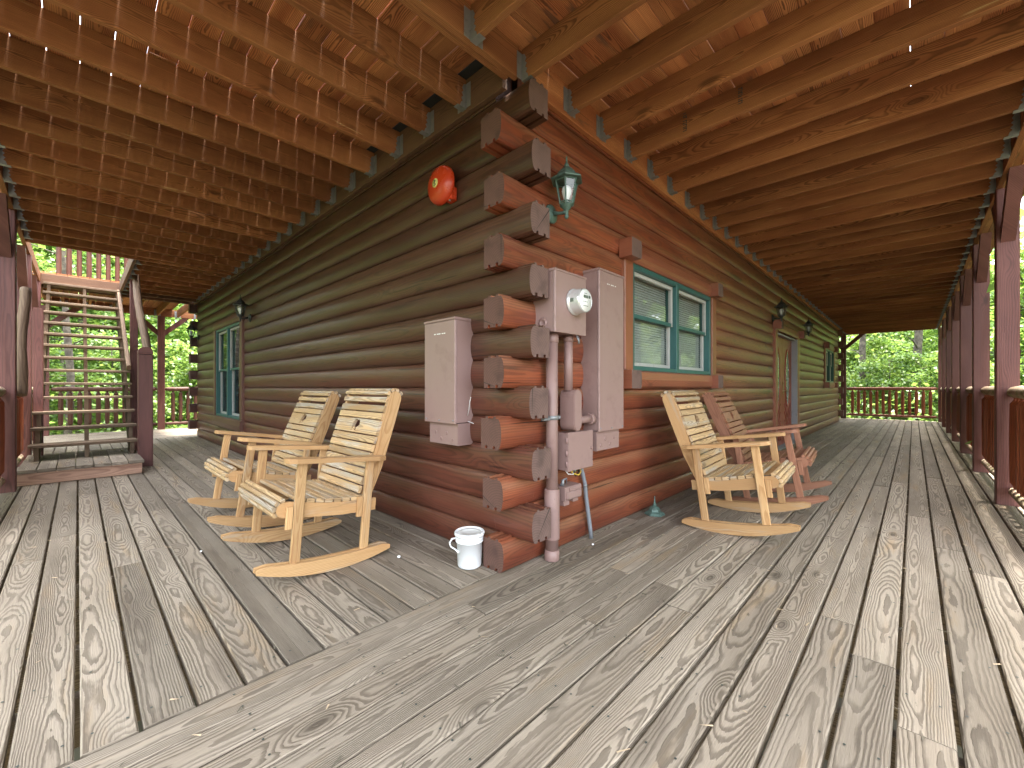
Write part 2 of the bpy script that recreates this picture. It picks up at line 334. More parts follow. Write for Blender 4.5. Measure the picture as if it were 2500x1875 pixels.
    def lathe(s, prof, org, seg=24, axis=(0, 0, 1), r=.5, mi=0, sm=True, phase=0.0):
        org = Vector(org); ax = Vector(axis).normalized(); a = ax.orthogonal().normalized()
        if abs(ax.z) > .99: a = Vector((1, 0, 0))
        b = ax.cross(a); k = len(s.v); n = len(prof)
        for rr, z in prof:
            for j in range(seg):
                t = 2 * math.pi * j / seg + phase; s.v.append(tuple(org + ax * z + a * math.cos(t) * rr + b * math.sin(t) * rr))
        for i in range(n - 1):
            for j in range(seg):
                q = (j + 1) % seg
                s.face((k + i * seg + j, k + i * seg + q, k + (i + 1) * seg + q, k + (i + 1) * seg + j),
                       ((j / seg, prof[i][1]), ((j + 1) / seg, prof[i][1]), ((j + 1) / seg, prof[i + 1][1]), (j / seg, prof[i + 1][1])), r, mi, sm)
        s.face(tuple(k + seg - 1 - j for j in range(seg)), tuple((0, 0) for j in range(seg)), r, mi)
        s.face(tuple(k + (n - 1) * seg + j for j in range(seg)), tuple((0, 0) for j in range(seg)), r, mi)
    def build(s, name, mats, parent=None, local=False, fixn=True):
        off = Vector((0, 0, 0))
        if parent is not None and not local:
            q = parent
            while q is not None: off += q.location; q = q.parent
        me = bpy.data.meshes.new(name)
        me.from_pydata([(x - off.x, y - off.y, z - off.z) for x, y, z in s.v] if off.length else s.v, [], s.f)
        lay = me.uv_layers.new(name='UVMap')
        lay.data.foreach_set('uv', [c for f in s.uv for p in f for c in p])
        at = me.attributes.new('rnd', 'FLOAT', 'FACE'); at.data.foreach_set('value', s.r)
        for m in (mats if isinstance(mats, (list, tuple)) else [mats]): me.materials.append(M[m])
        me.polygons.foreach_set('material_index', s.mi); me.polygons.foreach_set('use_smooth', s.sm)
        if fixn:
            bm = bmesh.new(); bm.from_mesh(me); bmesh.ops.recalc_face_normals(bm, faces=bm.faces); bm.to_mesh(me); bm.free()
        me.update()
        o = bpy.data.objects.new(name, me); COL.objects.link(o)
        if parent is not None: o.parent = parent
        return o

def tag(o, label=None, cat=None, group=None, kind=None):
    if label: o['label'] = label
    if cat: o['category'] = cat
    if group: o['group'] = group
    if kind: o['kind'] = kind
    return o
def thing(name, label, cat, loc=(0, 0, 0), rz=0.0, group=None):
    o = bpy.data.objects.new(name, None); COL.objects.link(o); o.location = loc; o.rotation_euler = (0, 0, rz); o.empty_display_size = .1
    return tag(o, label, cat, group)
def dup(o, parent=None):
    c = o.copy(); COL.objects.link(c)
    if parent is not None: c.parent = parent
    for ch in list(o.children): dup(ch, c)
    return c
def one(name, mats, parent, fn, local=False):
    mb = MB(); fn(mb); return mb.build(name, mats, parent, local)

# ------------------------------------------------------------------ ground and deck
def ground():
    mb = MB(); n = 56; ext = 110.0
    def z(x, y):
        d = max(0.0, math.hypot(x - 6, y - 4) - 14)
        return -1.6 - .02 * d + .35 * math.sin(x * .21) * math.cos(y * .17) + .12 * math.sin(x * .9 + y * .7)
    for i in range(n + 1):
        for j in range(n + 1):
            x, y = -ext + 2 * ext * i / n, -ext + 2 * ext * j / n; mb.v.append((x, y, z(x, y)))
    for i in range(n):
        for j in range(n):
            a = i * (n + 1) + j; mb.face((a, a + n + 1, a + n + 2, a + 1), ((0, 0),) * 4, .5, 0, True)
    tag(mb.build('ground', 'soil'), kind='structure')
ground()

def boards(mb, axis, fixed0, count, stepw, a0, a1, gapf, zt=0.0, mi=0, sign=-1, t=.036):
    """rows of deck boards side by side, each row cut into random lengths"""
    for k in range(count):
        f1 = fixed0 + sign * stepw * k; f0 = f1 + sign * stepw
        lo, hi = min(f0, f1), max(f0, f1); g_ = gapf(k); lo += g_ / 2; hi -= g_ / 2
        p = a0 - rng.uniform(0, 2.0)
        while p < a1:
            q = p + rng.choice((3.0, 3.6, 4.2, 4.8)); s0, s1 = max(p, a0), min(q, a1)
            if s1 - s0 > .05:
                zc = zt - t / 2 + rng.uniform(-.0022, .0006); c = (lo + hi) / 2 + rng.uniform(-.0008, .0008)
                e = rng.uniform(.001, .003)
                if axis == 0: mb.board((s0 + e, c, zc), (s1 - e, c, zc + rng.uniform(-.001, .001)), hi - lo, t, ch=.005, mi=mi)
                else: mb.board((c, s0 + e, zc), (c, s1 - e, zc + rng.uniform(-.001, .001)), hi - lo, t, ch=.005, mi=mi)
            p = q
def deck():
    mb = MB()
    boards(mb, 1, .038, 18, .14, .037, 9.66, lambda k: .0105 + .003 * ((k * 7) % 3 == 0))
    boards(mb, 0, .033, 18, .14, -2.485, 16.78, lambda k: .005 if k < 6 else .010 + .002 * ((k * 5) % 3))
    boards(mb, 0, 9.664, 18, .14, -2.485, 4.0, lambda k: .006, sign=1)
    boards(mb, 1, 14.56, 16, .14, .04, 9.0, lambda k: .006, sign=1)
    def nail(x, y):
        k = len(mb.v)
        for q in range(6): mb.v.append((x + .0042 * math.cos(q * 1.047), y + .0042 * math.sin(q * 1.047), .0022))
        mb.face(tuple(range(k, k + 6)), ((0, 0),) * 6, .5, 1)
    for i in range(34):
        for k in range(18):
            for q in (.03, .11): nail(-2.2 + .4 * i + rng.uniform(-.008, .008), .033 - .14 * k - q + rng.uniform(-.006, .006))
    for i in range(24):
        for k in range(17):
            for q in (.03, .11): nail(.038 - .14 * k - q + rng.uniform(-.006, .006), .12 + .4 * i + rng.uniform(-.008, .008))
    for a, b in (((-2.45, -2.46, -.16), (16.75, -2.42, -.038)), ((-2.46, -2.40, -.16), (-2.42, 12.15, -.038)), ((16.70, -2.40, -.16), (16.74, 9.0, -.038)),
                 ((-2.40, 12.11, -.16), (4.0, 12.15, -.038))):
        mb.box(a, b, .003)
    for k in range(48): mb.box((-2.40 + .4 * k, -2.41, -.22), (-2.36 + .4 * k, .03, -.040), .002)
    for k in range(30): mb.box((-2.40, .05 + .4 * k, -.22), (.02, .09 + .4 * k, -.040), .002)
    tag(mb.build('deck_floor', ['deck', 'ink'], fixn=False), kind='structure')
deck()

# ------------------------------------------------------------------ the log cabin
HC = .1762; NC = 16; TH = .15
PROF = [(-.010, .0), (.003, .010), (.011, .028), (.017, .058), (.019, .088), (.017, .118), (.011, .148), (.003, .166), (-.010, .1762)]
def end_prof():
    p = [(-TH, .0)]
    for c in (.105, .040):          # two grooves underneath
        p += [(-c - .009, .0), (-c - .009, .018), (-c + .009, .018), (-c + .009, .0)]
    p += PROF
    for c in (.035, .10):           # two tongues on top
        p += [(-c + .010, HC), (-c + .010, .188), (-c - .010, .188), (-c - .010, HC)]
    p += [(-TH, HC)]
    return p
SOLID = [(-TH, .0)] + PROF + [(-TH, HC)]
ENDP = end_prof()
cabin = thing('log_cabin', 'dark red brown log cabin with stacked log corner, green windows and red double door', 'cabin', (0, 0, 0))
def log_wall(P, s0, s1, openings, mat, even_ext, odd_ext, seed, name='log_wall', endm='endlog', ends=(1, 1)):
    """P(s,o,z)->xyz. even_ext/odd_ext: (start overhang, end overhang) of even/odd courses; a negative overhang butts short"""
    rr = random.Random(seed); mb = MB(); todo = []
    for k in range(NC):
        z = k * HC; r = rr.random(); u0 = rr.random() * 50
        e0, e1 = even_ext if k % 2 == 0 else odd_ext
        a, b = (s0 - e0 if e0 < 0 else s0 + TH), (s1 + e1 if e1 < 0 else s1 - TH)
        spans = [(a, b)]
        for (o0, o1, z0, z1) in openings:
            if z + HC - .02 > z0 and z + .02 < z1:
                spans = [q for (p, w) in spans for q in ((p, min(w, o0)), (max(p, o1), w)) if q[1] - q[0] > .01]
        for (p, w) in spans:
            cuts = [p] + sorted(c for c in (p + rr.uniform(1.2, 5.0), p + rr.uniform(5.5, 11)) if c < w - .6) + [w]
            for c0, c1 in zip(cuts, cuts[1:]):
                ex = Vector(P(0, 1, 0)) - Vector(P(0, 0, 0))
                rj = r
                mb.extrude(SOLID, P(c0 + .0008, 0, z), P(c1 - .0008, 0, z), ex, (0, 0, 1), rj, 0, None, u0 + c0, True, lambda x, y: y - HC / 2 + x * .3, False)
        for side, (e, s) in enumerate(((e0, s0), (e1, s1))):
            if e > 0 and ends[side]: todo.append((s - e, s + TH, z, r, u0) if side == 0 else (s - TH, s + e, z, r, u0))
    w = mb.build(name, mat, cabin)
    for f in w.data.polygons: pass
    for (c0, c1, z, r, u0) in todo:
        m2 = MB(); ex = Vector(P(0, 1, 0)) - Vector(P(0, 0, 0))
        j = rr.uniform(-.02, .016)
        if c0 < (s0 + s1) / 2: c0 += j
        else: c1 += j
        m2.extrude(ENDP, P(c0, 0, z), P(c1, 0, z), ex, (0, 0, 1), r, 0, 1, u0 + c0, False, lambda x, y: y - HC / 2 + x * .3)
        for i in range(len(m2.sm)):
            pass
        m2.build('log_end', [mat, endm], w)
    return w
PR = lambda s, o, z: (s, -o, z)
PL = lambda s, o, z: (-o, s, z)
PE = lambda s, o, z: (14.6 + o, s, z)
PB = lambda s, o, z: (s, 9.5 + o, z)
WR = (1.36, 3.20, 1.20, 2.085); WD = (6.33, 8.06, .0, 2.03); W2 = (11.75, 13.3, 1.20, 2.085); WL = (5.86, 7.52, .55, 2.10)
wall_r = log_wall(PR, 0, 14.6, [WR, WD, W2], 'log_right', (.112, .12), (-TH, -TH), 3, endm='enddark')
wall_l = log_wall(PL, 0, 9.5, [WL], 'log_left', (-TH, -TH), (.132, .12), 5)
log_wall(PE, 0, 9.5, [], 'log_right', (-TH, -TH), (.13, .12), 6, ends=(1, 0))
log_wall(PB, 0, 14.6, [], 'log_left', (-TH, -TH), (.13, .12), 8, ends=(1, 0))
one('unseen_upper_wall', 'log_left', cabin, lambda m: (m.box((.0, .06, 3.105), (14.6, 9.5, 5.3), .01), m.box((-.10, .05, 3.07), (14.6, 9.5, 3.10), .0)))  # unseen storey; overhanging slab added to block sky above the ledger gap
one('interior_floor', 'dark', cabin, lambda m: m.box((.16, .16, .01), (14.44, 9.34, .03), .0))
one('interior_ceiling', 'dark', cabin, lambda m: m.box((.16, .16, 2.74), (14.44, 9.34, 2.76), .0))
one('top_plate', 'log_right', cabin, lambda m: m.box((.16, -.012, NC * HC + .003), (14.6, .13, 3.065), .002))
one('top_plate', 'log_left', cabin, lambda m: m.box((-.0, .16, NC * HC + .003), (.14, 9.5, 3.065), .002))

def ellipse(a, b, n=28): return [(a * math.cos(2 * math.pi * i / n), b * math.sin(2 * math.pi * i / n)) for i in range(n)]
def lbox(m, P, s0, s1, o0, o1, z0, z1, **kw):
    a, b = Vector(P(s0, o0, z0)), Vector(P(s1, o1, z1))
    m.box([min(a[i], b[i]) for i in range(3)], [max(a[i], b[i]) for i in range(3)], **kw)
def window(P, s0, s1, z0, z1, trim, endm, blocks=True, lower=.15, blind=True, tw=.14):
    mid = (s0 + s1) / 2; zr = z0 + (z1 - z0) * .53
    w = bpy.data.objects.new('window', None); COL.objects.link(w); w.parent = cabin; w.empty_display_size = .1
    for a, b in ((s0 - tw, s0 - .003), (s1 + .003, s1 + tw)): one('trim_board', trim, w, lambda q: lbox(q, P, a, b, -.10, .045, z0 + .003, z1 - .003, ch=.006))
    ex = Vector(P(0, 1, 0)) - Vector(P(0, 0, 0))
    pr = [(-.10, 0), (.035, 0), (.052, .02), (.060, .05), (.058, .09), (.045, .125), (.03, .135), (-.10, .135)]
    one('lintel', trim, w, lambda q: q.extrude(pr, P(s0 - tw + .02, 0, z1), P(s1 + tw - .02, 0, z1), ex, (0, 0, 1), sm=False))
    pr2 = [(-.10, -lower), (.03, -lower), (.06, -lower + .02), (.07, -lower * .5), (.062, -.014), (.04, 0), (-.10, 0)]
    one('sill', trim, w, lambda q: q.extrude(pr2, P(s0 - tw + .02, 0, z0), P(s1 + tw - .02, 0, z0), ex, (0, 0, 1), sm=False))
    if blocks:
        for a in (s0 - tw - .05, s1 - .06):
            for zz in (z1 - .005, z0 - lower + .003):
                def blk(q, a=a, zz=zz):
                    x = [(a, zz), (a + .155, zz), (a + .163, zz + .03), (a + .163, zz + .11), (a + .155, zz + .143), (a, zz + .143)]
                    q.extrude([(x_, z_) for x_, z_ in x], P(0, .02, 0), P(0, .13, 0), Vector(P(1, 0, 0)) - Vector(P(0, 0, 0)), (0, 0, 1), mi=0, capmi=1)
                one('end_block', [trim, endm], w, blk)
    def frame(q):
        for a, b in ((s0, s0 + .045), (mid - .032, mid + .032), (s1 - .045, s1)): lbox(q, P, a, b, -.09, .03, z0 + .001, z1 - .001, ch=.003)
        for a, b in ((s0 + .046, mid - .033), (mid + .033, s1 - .046)):
            lbox(q, P, a, b, -.09, .028, z1 - .045, z1 - .001, ch=.003); lbox(q, P, a, b, -.09, .028, z0 + .001, z0 + .04, ch=.003)
    one('frame', 'teal', w, frame)
    for a, b in ((s0 + .046, mid - .033), (mid + .033, s1 - .046)):
        for (c, d, dep) in ((zr - .02, z1 - .046, -.02), (z0 + .041, zr + .02, -.045)):
            def sash(q, a=a, b=b, c=c, d=d, dep=dep):
                for e in ((a, a + .028), (b - .028, b)): lbox(q, P, e[0], e[1], dep - .02, dep + .012, c, d, ch=.002, mi=0)
                lbox(q, P, a + .029, b - .029, dep - .02, dep + .012, d - .034, d, ch=.002, mi=1 if d < z1 - .1 else 0)
                lbox(q, P, a + .029, b - .029, dep - .02, dep + .012, c, c + .034, ch=.002, mi=1 if c > z0 + .1 else 0)
            one('sash', ['white', 'teal'], w, sash)
            one('glass', 'glass', w, lambda q, a=a, b=b, c=c, d=d, dep=dep: lbox(q, P, a + .0285, b - .0285, dep - .007, dep - .003, c + .0345, d - .0345, ch=0))
        if blind:
            def bl(q, a=a, b=b):
                z = z0 + .06
                while z < z1 - .06:
                    p0, p1 = P(a + .002, -.082, z), P(b - .002, -.082, z)
                    n = Vector(P(0, .93, .36)) - Vector(P(0, 0, 0))
                    q.board(p0, p1, .0245, .0012, n, 0, r=.5); z += .0225
                for c in (a + .12, b - .12): lbox(q, P, c - .001, c + .001, -.0705, -.069, z0 + .06, z1 - .06, ch=0)
            one('blind', 'blind', w, bl)
    return w
window(PR, *WR, 'trimr', 'endlog')
window(PR, *W2, 'trimr', 'endlog')
window(PL, *WL, 'triml', 'enddark', blocks=False, lower=.19, blind=False)

def door_set():
    s0, s1, zt = 6.35, 8.04, 2.0; mid = (s0 + s1) / 2 - .02
    fr = bpy.data.objects.new('door_frame', None); COL.objects.link(fr); fr.parent = cabin; fr.empty_display_size = .1
    for a, b in ((s0 - .15, s0 - .003), (s1 + .003, s1 + .17)): one('trim_board', 'trimr', fr, lambda q: q.box((a, -.05, .003), (b, .10, zt + .02), .006))
    one('lintel', 'trimr', fr, lambda q: q.extrude([(-.1, 0), (.05, 0), (.066, .05), (.06, .12), (.03, .15), (-.1, .15)], (s0 - .13, 0, zt + .021), (s1 + .15, 0, zt + .021), (0, -1, 0), (0, 0, 1)))
    for a in (s0 - .19, s1 + .06):
        one('end_block', ['trimr', 'endlog'], fr, lambda q, a=a: q.extrude([(a, 2.03), (a + .15, 2.03), (a + .16, 2.1), (a + .15, 2.17), (a, 2.17)], (0, -.02, 0), (0, -.14, 0), (1, 0, 0), (0, 0, 1), capmi=1))
    one('jamb', 'jamb', fr, lambda q: (q.box((s1 - .055, -.045, .02), (s1, .10, zt - .001), .003), q.box((s0, -.02, zt - .03), (s1 - .056, .10, zt), .002)))
    one('threshold', 'gray', fr, lambda q: q.box((s0, -.07, .001), (s1 - .056, .10, .018), .003))
    for i, (a, b) in enumerate(((s0 + .002, mid - .004), (mid + .004, s1 - .058))):
        c = (a + b) / 2
        m = MB(); m.box((a, .05, .022), (b, .09, zt - .032), .003, grain=2)
        d = m.build('door', 'doorred', cabin)
        def mould(q, c=c, a=a, b=b):
            for k in range(2):
                e = ellipse(.165 + .022 * k, .52 + .022 * k, 32)
                q.tube([(c + x, .047 - .004 * k, 1.24 + z) for x, z in e + e[:1]], .011, 6, .5)
            for dz in (0, -.15):
                q.tube([(c - .24, .048, .70 + dz + .06), (c, .048, .50 + dz), (c + .24, .048, .70 + dz + .06)], .012, 6, .5)
            for x in (-.24, -.10, .10, .24): q.tube([(c + x, .048, .10), (c + x, .048, .34 + abs(x) * .5)], .011, 6, .5)
            q.tube([(c - .24, .048, .10), (c + .24, .048, .10)], .011, 6, .5)
        one('moulding', 'doorred', d, mould)
        one('glass', 'doorglass', d, lambda q, c=c: q.prism(ellipse(.16, .515, 32), (c, .046, 1.24), (1, 0, 0), (0, 0, 1), (0, 1, 0), .006))
        if i == 1:
            def han(q, a=a):
                x = a + .055
                q.lathe([(.028, 0), (.028, .008), (.012, .014), (.012, .05), (.022, .055), (.022, .065), (.004, .068)], (x, .05, 1.0), 14, (0, -1, 0))
                q.tube([(x, -.005, 1.0), (x + .05, -.008, 1.0), (x + .11, .0, .995)], [.010, .009, .007], 8, .5)
                q.lathe([(.026, 0), (.026, .01), (.016, .018), (.003, .02)], (x, .05, 1.14), 14, (0, -1, 0))
                q.prism([(-.026, -.09), (.026, -.09), (.03, .06), (.0, .2), (-.03, .06)], (x, .046, 1.03), (1, 0, 0), (0, 0, 1), (0, 1, 0), .006)
            one('handle', 'brass', d, han)
door_set()

# ------------------------------------------------------------------ upper deck overhead
ZB, ZT = 2.862, 3.048
upper = thing('upper_deck', 'brown timber deck overhead on rows of joists with metal hangers', 'deck', (0, 0, 0))
one('ledger_board', 'plank', upper, lambda m: m.box((.05, -.052, 2.835), (14.6, -.014, ZT), .003))
one('ledger_board', 'beamshade', upper, lambda m: m.box((-.042, .06, 2.835), (-.004, 9.5, ZT), .003))
def hangar(u_dir, org, w=.038):
    """galvanised joist hanger: two toothed side flanges and a seat; u_dir runs from the ledger along the joist"""
    d = Vector(u_dir); up = Vector((0, 0, 1)); sd_ = d.cross(up); m = MB()
    pl = [(0, -.003), (.052, -.003), (.044, .022), (.030, .034), (.042, .052), (.026, .068), (.038, .086), (.024, .100), (.034, .118), (.020, .145), (0, .152)]
    for sg in (-1, 1):
        m.prism(pl, Vector(org) + sd_ * sg * (w / 2 + .0022), d, up, sd_, .002, .5)
        m.prism([(0, 0), (.042, 0), (.042, .152), (0, .152)], Vector(org) + sd_ * sg * (w / 2 + .003) + d * .0015, sd_ * sg, up, d, .0025, .5)
    m.prism([(-w / 2 - .003, 0), (w / 2 + .003, 0), (w / 2 + .003, .07), (-w / 2 - .003, .07)], Vector(org) + up * -.0045, sd_, d, up, .0025, .5)
    return m
def joist(p0, p1, ends=(1, 1)):
    p0, p1 = Vector(p0), Vector(p1); zc = (ZB + ZT) / 2; m = MB()
    m.board((p0.x, p0.y, zc), (p1.x, p1.y, zc), ZT - ZB - .001, .038, (p1 - p0).normalized().cross(Vector((0, 0, 1))), .004)
    j = m.build('joist', 'joist', upper); d = (p1 - p0).normalized()
    for e, p, dd in ((ends[0], p0, d), (ends[1], p1, -d)):
        if e: hangar(dd, (p.x, p.y, ZB)).build('joist_hanger', 'galv', j, fixn=False)
    return j
# beam running out from the corner, doubled
for xe, ye in ((-.001, -.012), (-.044, .027)):
    one('header_beam', 'joist', upper, lambda m: m.board((xe, ye, (ZB + ZT) / 2), (-2.23, ye, (ZB + ZT) / 2), ZT - ZB - .001, .037, (0, 1, 0), .003))
for k in range(-5, 42):
    x = .055 + .4 * k + rng.uniform(-.012, .012)
    y0 = -.053 if x > .08 and x < 14.6 else -.032
    if 14.5 < x: y0 = -.002
    jo = joist((x, y0, 0), (x, -2.228, 0))
    if k == 3:          # smudged mill stamp inked across the joist
        def stamp(m):
            for yc in (-.51, -.87):
                for q in range(5):
                    z = 2.895 + .027 * q
                    for dz, dy, w, h in ((0, 0, .030, .005), (.008, -.010, .006, .014), (.016, .003, .022, .005)):
                        if rng.random() < .85: m.box((x - .0202, yc + dy - w / 2, z + dz), (x - .0192, yc + dy + w / 2, z + dz + h), 0)
        one('mill_stamp', 'ink', jo, stamp)
for k in range(1, 16): joist((-.043, .4 * k + .01 + rng.uniform(-.012, .012), 0), (-2.228, .4 * k + .01, 0))
joist((-.043, 6.21, 0), (-2.228, 6.21, 0), (0, 0))
for k in range(16, 24): joist((-.043, .4 * k + .05, 0), (-1.20, .4 * k + .05, 0))
for a, b in (((-1.24, 6.24, ZB), (-1.202, 9.21, ZT)), ((-2.228, 9.22, ZB), (-.043, 9.258, ZT)), ((-2.229, 9.62, ZB), (4.0, 9.658, ZT)), ((14.62, .0, ZB), (14.66, 9.0, ZT))):
    one('header_beam', 'beamshade', upper, lambda m: m.box(a, b, .003))
for k in range(8): joist((-2.0 + .4 * k, 9.66, 0), (-2.0 + .4 * k, 11.99, 0), (0, 1))
for k in range(12): joist((14.67, .4 + .4 * k, 0), (16.52, .4 + .4 * k, 0), (0, 1))
for a, b in (((-2.30, -2.268, ZB), (16.6, -2.230, ZT)), ((-2.268, -2.228, ZB), (-2.230, 12.0, ZT)), ((-2.228, 12.0, ZB), (4.0, 12.038, ZT)), ((16.53, -2.228, ZB), (16.568, 9.0, ZT))):
    one('rim_beam', 'joist', upper, lambda m: m.box(a, b, .003))
def overhead():
    mb = MB(); zt = ZT + .036
    boards(mb, 0, .005, 18, .14, -2.5, 16.9, lambda k: .001 if k % 3 else .002, zt)
    boards(mb, 1, -.104, 8, .139, .012, 12.3, lambda k: .0044, zt)
    boards(mb, 1, -.104 - 8 * .139, 9, .139, .012, 6.23, lambda k: .0044, zt)
    boards(mb, 1, -.104 - 8 * .139, 9, .139, 9.23, 12.3, lambda k: .008, zt)
    boards(mb, 1, 14.64, 16, .14, .012, 9.0, lambda k: .006, zt, sign=1)
    mb.build('deck_planking', 'plank', upper)
overhead()
one('corner_gap_shadow_board', 'gapblack', upper, lambda m: m.box((-.103, .007, ZT + .004), (-.003, 9.4, ZT + .02), .0)).name = 'gap_shade_strip'  # strip added over the wall gap: blocks sky, its black stands for shade

# ------------------------------------------------------------------ porch posts, railings
def post(x, y, label, group, along, brace=(-1, 1), sec=.14, zt=ZB - .001):
    """x,y is the centre; along 'x' or 'y' is the way its two knee braces run"""
    t = thing('porch_post', label, 'post', (x, y, 0), 0, group)
    one('shaft', 'post', t, lambda m: m.board((x, y, .001), (x, y, zt), sec, sec, (0, 1, 0), .006))
    d = Vector((1, 0, 0)) if along == 'x' else Vector((0, 1, 0))
    for sg in brace:
        a = Vector((x, y, 0)) + d * sg * (sec / 2 + .001)
        pts = [(0, 2.37), (0, 2.52), (.345, ZB - .002), (.50, ZB - .002)]
        one('brace', 'post', t, lambda m: m.prism([(q, z) for q, z in pts], (a.x, a.y, 0), d * sg, (0, 0, 1), d.cross(Vector((0, 0, 1))), .088, grain='y'))
    return t
ordn = ['nearest', 'second nearest', 'third nearest', 'fourth nearest', 'fifth nearest', 'sixth nearest']
for i in range(6):
    x = 4.08 + 2.04 * i
    post(x, -2.30, 'purplish brown square porch post, %s in the row along the right railing' % ordn[i], 'posts along the right railing', 'x')
post(16.6, -2.30, 'porch post at the outer corner where the right railing meets the far end railing', 'posts along the right railing', 'x', (-1,))
post(16.58, .06, 'dark porch post beside the far log corner with a brace over the end railing', 'posts at the far ends', 'y')
post(-2.29, 4.96, 'red brown porch post in front of the stair platform beside the left railing', 'posts along the left railing', 'y')
post(-2.29, 7.0, 'red brown porch post behind the left side of the staircase', 'posts along the left railing', 'y')
post(-2.29, 9.04, 'dark porch post at the head of the stairs on the left railing', 'posts along the left railing', 'y', (-1,))
post(-2.29, 12.06, 'dark porch post at the far left corner seen behind the stair treads', 'posts at the far ends', 'x', (1,))
post(-.32, 12.06, 'dark Y braced porch post standing between staircase and cabin', 'posts at the far ends', 'x')

def bal_mesh(z0, z1, rad=.042):
    m = MB(); h = z1 - z0
    m.tube([(0, 0, z0), (0, 0, z0 + .035), (.001, 0, z0 + .07), (.001, .001, z0 + h / 2), (0, 0, z1 - .07), (0, 0, z1 - .035), (0, 0, z1)],
           [.016, .020, rad, rad * 1.04, rad, .020, .016], 8, sm=False)
    return m
BAL = {}
def railing(p0, p1, label, group, z=0.0, top='raillog', bot='raillog', balm='baluster', sp=.152, tr=.052):
    p0, p1 = Vector((p0[0], p0[1], z)), Vector((p1[0], p1[1], z)); d = (p1 - p0); L = d.length; d = d / L; mid = (p0 + p1) / 2
    t = thing('railing', label, 'railing', tuple(mid), 0, group)
    for nm, zz, rad, mt in (('top_rail', 1.02, tr, top), ('bottom_rail', .14, .040, bot)):
        m = MB(); n = max(6, int(L / .045)); pts = []; rs = []
        for i in range(n + 1):
            pts.append(p0 + d * (L * i / n) + Vector((0, 0, zz + rng.uniform(-.002, .002)))); e = min(i, n - i)
            rs.append(rad * rng.uniform(.90, 1.08) * (.62 if e == 0 else .85 if e == 1 else 1))
        m.tube(pts, rs, 10, sm=True); m.build(nm, mt, t)
    k = max(1, int(round(L / sp)) - 1)
    for i in range(k):
        q = p0 + d * (L * (i + 1) / (k + 1))
        if balm not in BAL: o = BAL[balm] = bal_mesh(.165, .985).build('baluster', balm, t, local=True)
        else: o = BAL[balm].copy(); COL.objects.link(o); o.parent = t
        o.location = q - mid; o.rotation_euler = (0, 0, rng.random() * 6)
    return t
for i in range(6):
    x = 4.08 + 2.04 * i
    if i == 0: railing((2.11, -2.33), (x - .072, -2.33), 'red spindle railing with mossy log top, closest one at the right edge of the deck', 'railings along the right side')
    else: railing((x - 2.04 + .072, -2.33), (x - .072, -2.33), 'red spindle railing between the %s and %s posts of the right row' % (ordn[i - 1], ordn[i]), 'railings along the right side')
railing((14.28 + .072, -2.33), (16.52, -2.33), 'last red spindle railing of the right row, running into the far corner', 'railings along the right side')
railing((16.60, -2.22), (16.60, -.02), 'red log railing closing the far end of the right porch', 'railings at the far ends', top='railred', bot='railred')
railing((16.60, .14), (16.60, 3.2), 'red log railing beyond the far log corner, mostly hidden behind the cabin', 'railings at the far ends', top='railred', bot='railred')
railing((-2.32, 2.95), (-2.32, 4.88), 'red spindle railing with grey log rails at the left edge of the picture', 'railings along the left side', top='raillog')
railing((-2.32, 5.04), (-2.32, 6.92), 'dark red spindle railing beside the stair platform', 'railings along the left side')
railing((-2.32, 7.08), (-2.32, 8.96), 'dark red spindle railing behind the left stair stringer', 'railings along the left side')
railing((-2.2, 12.06), (-.40, 12.06), 'dark red railing seen through the open stair treads', 'railings at the far ends', top='railshade', bot='railshade', balm='spindleshade')
railing((-.24, 12.06), (2.4, 12.06), 'dark red railing between the Y braced post and the cabin corner', 'railings at the far ends', top='railshade', bot='railshade', balm='spindleshade')
railing((-2.2, 11.0), (-.3, 11.0), 'dark spindle railing of the upper landing above the staircase', 'railings at the far ends', z=ZT + .04, top='railshade', bot='railshade', balm='spindleshade')

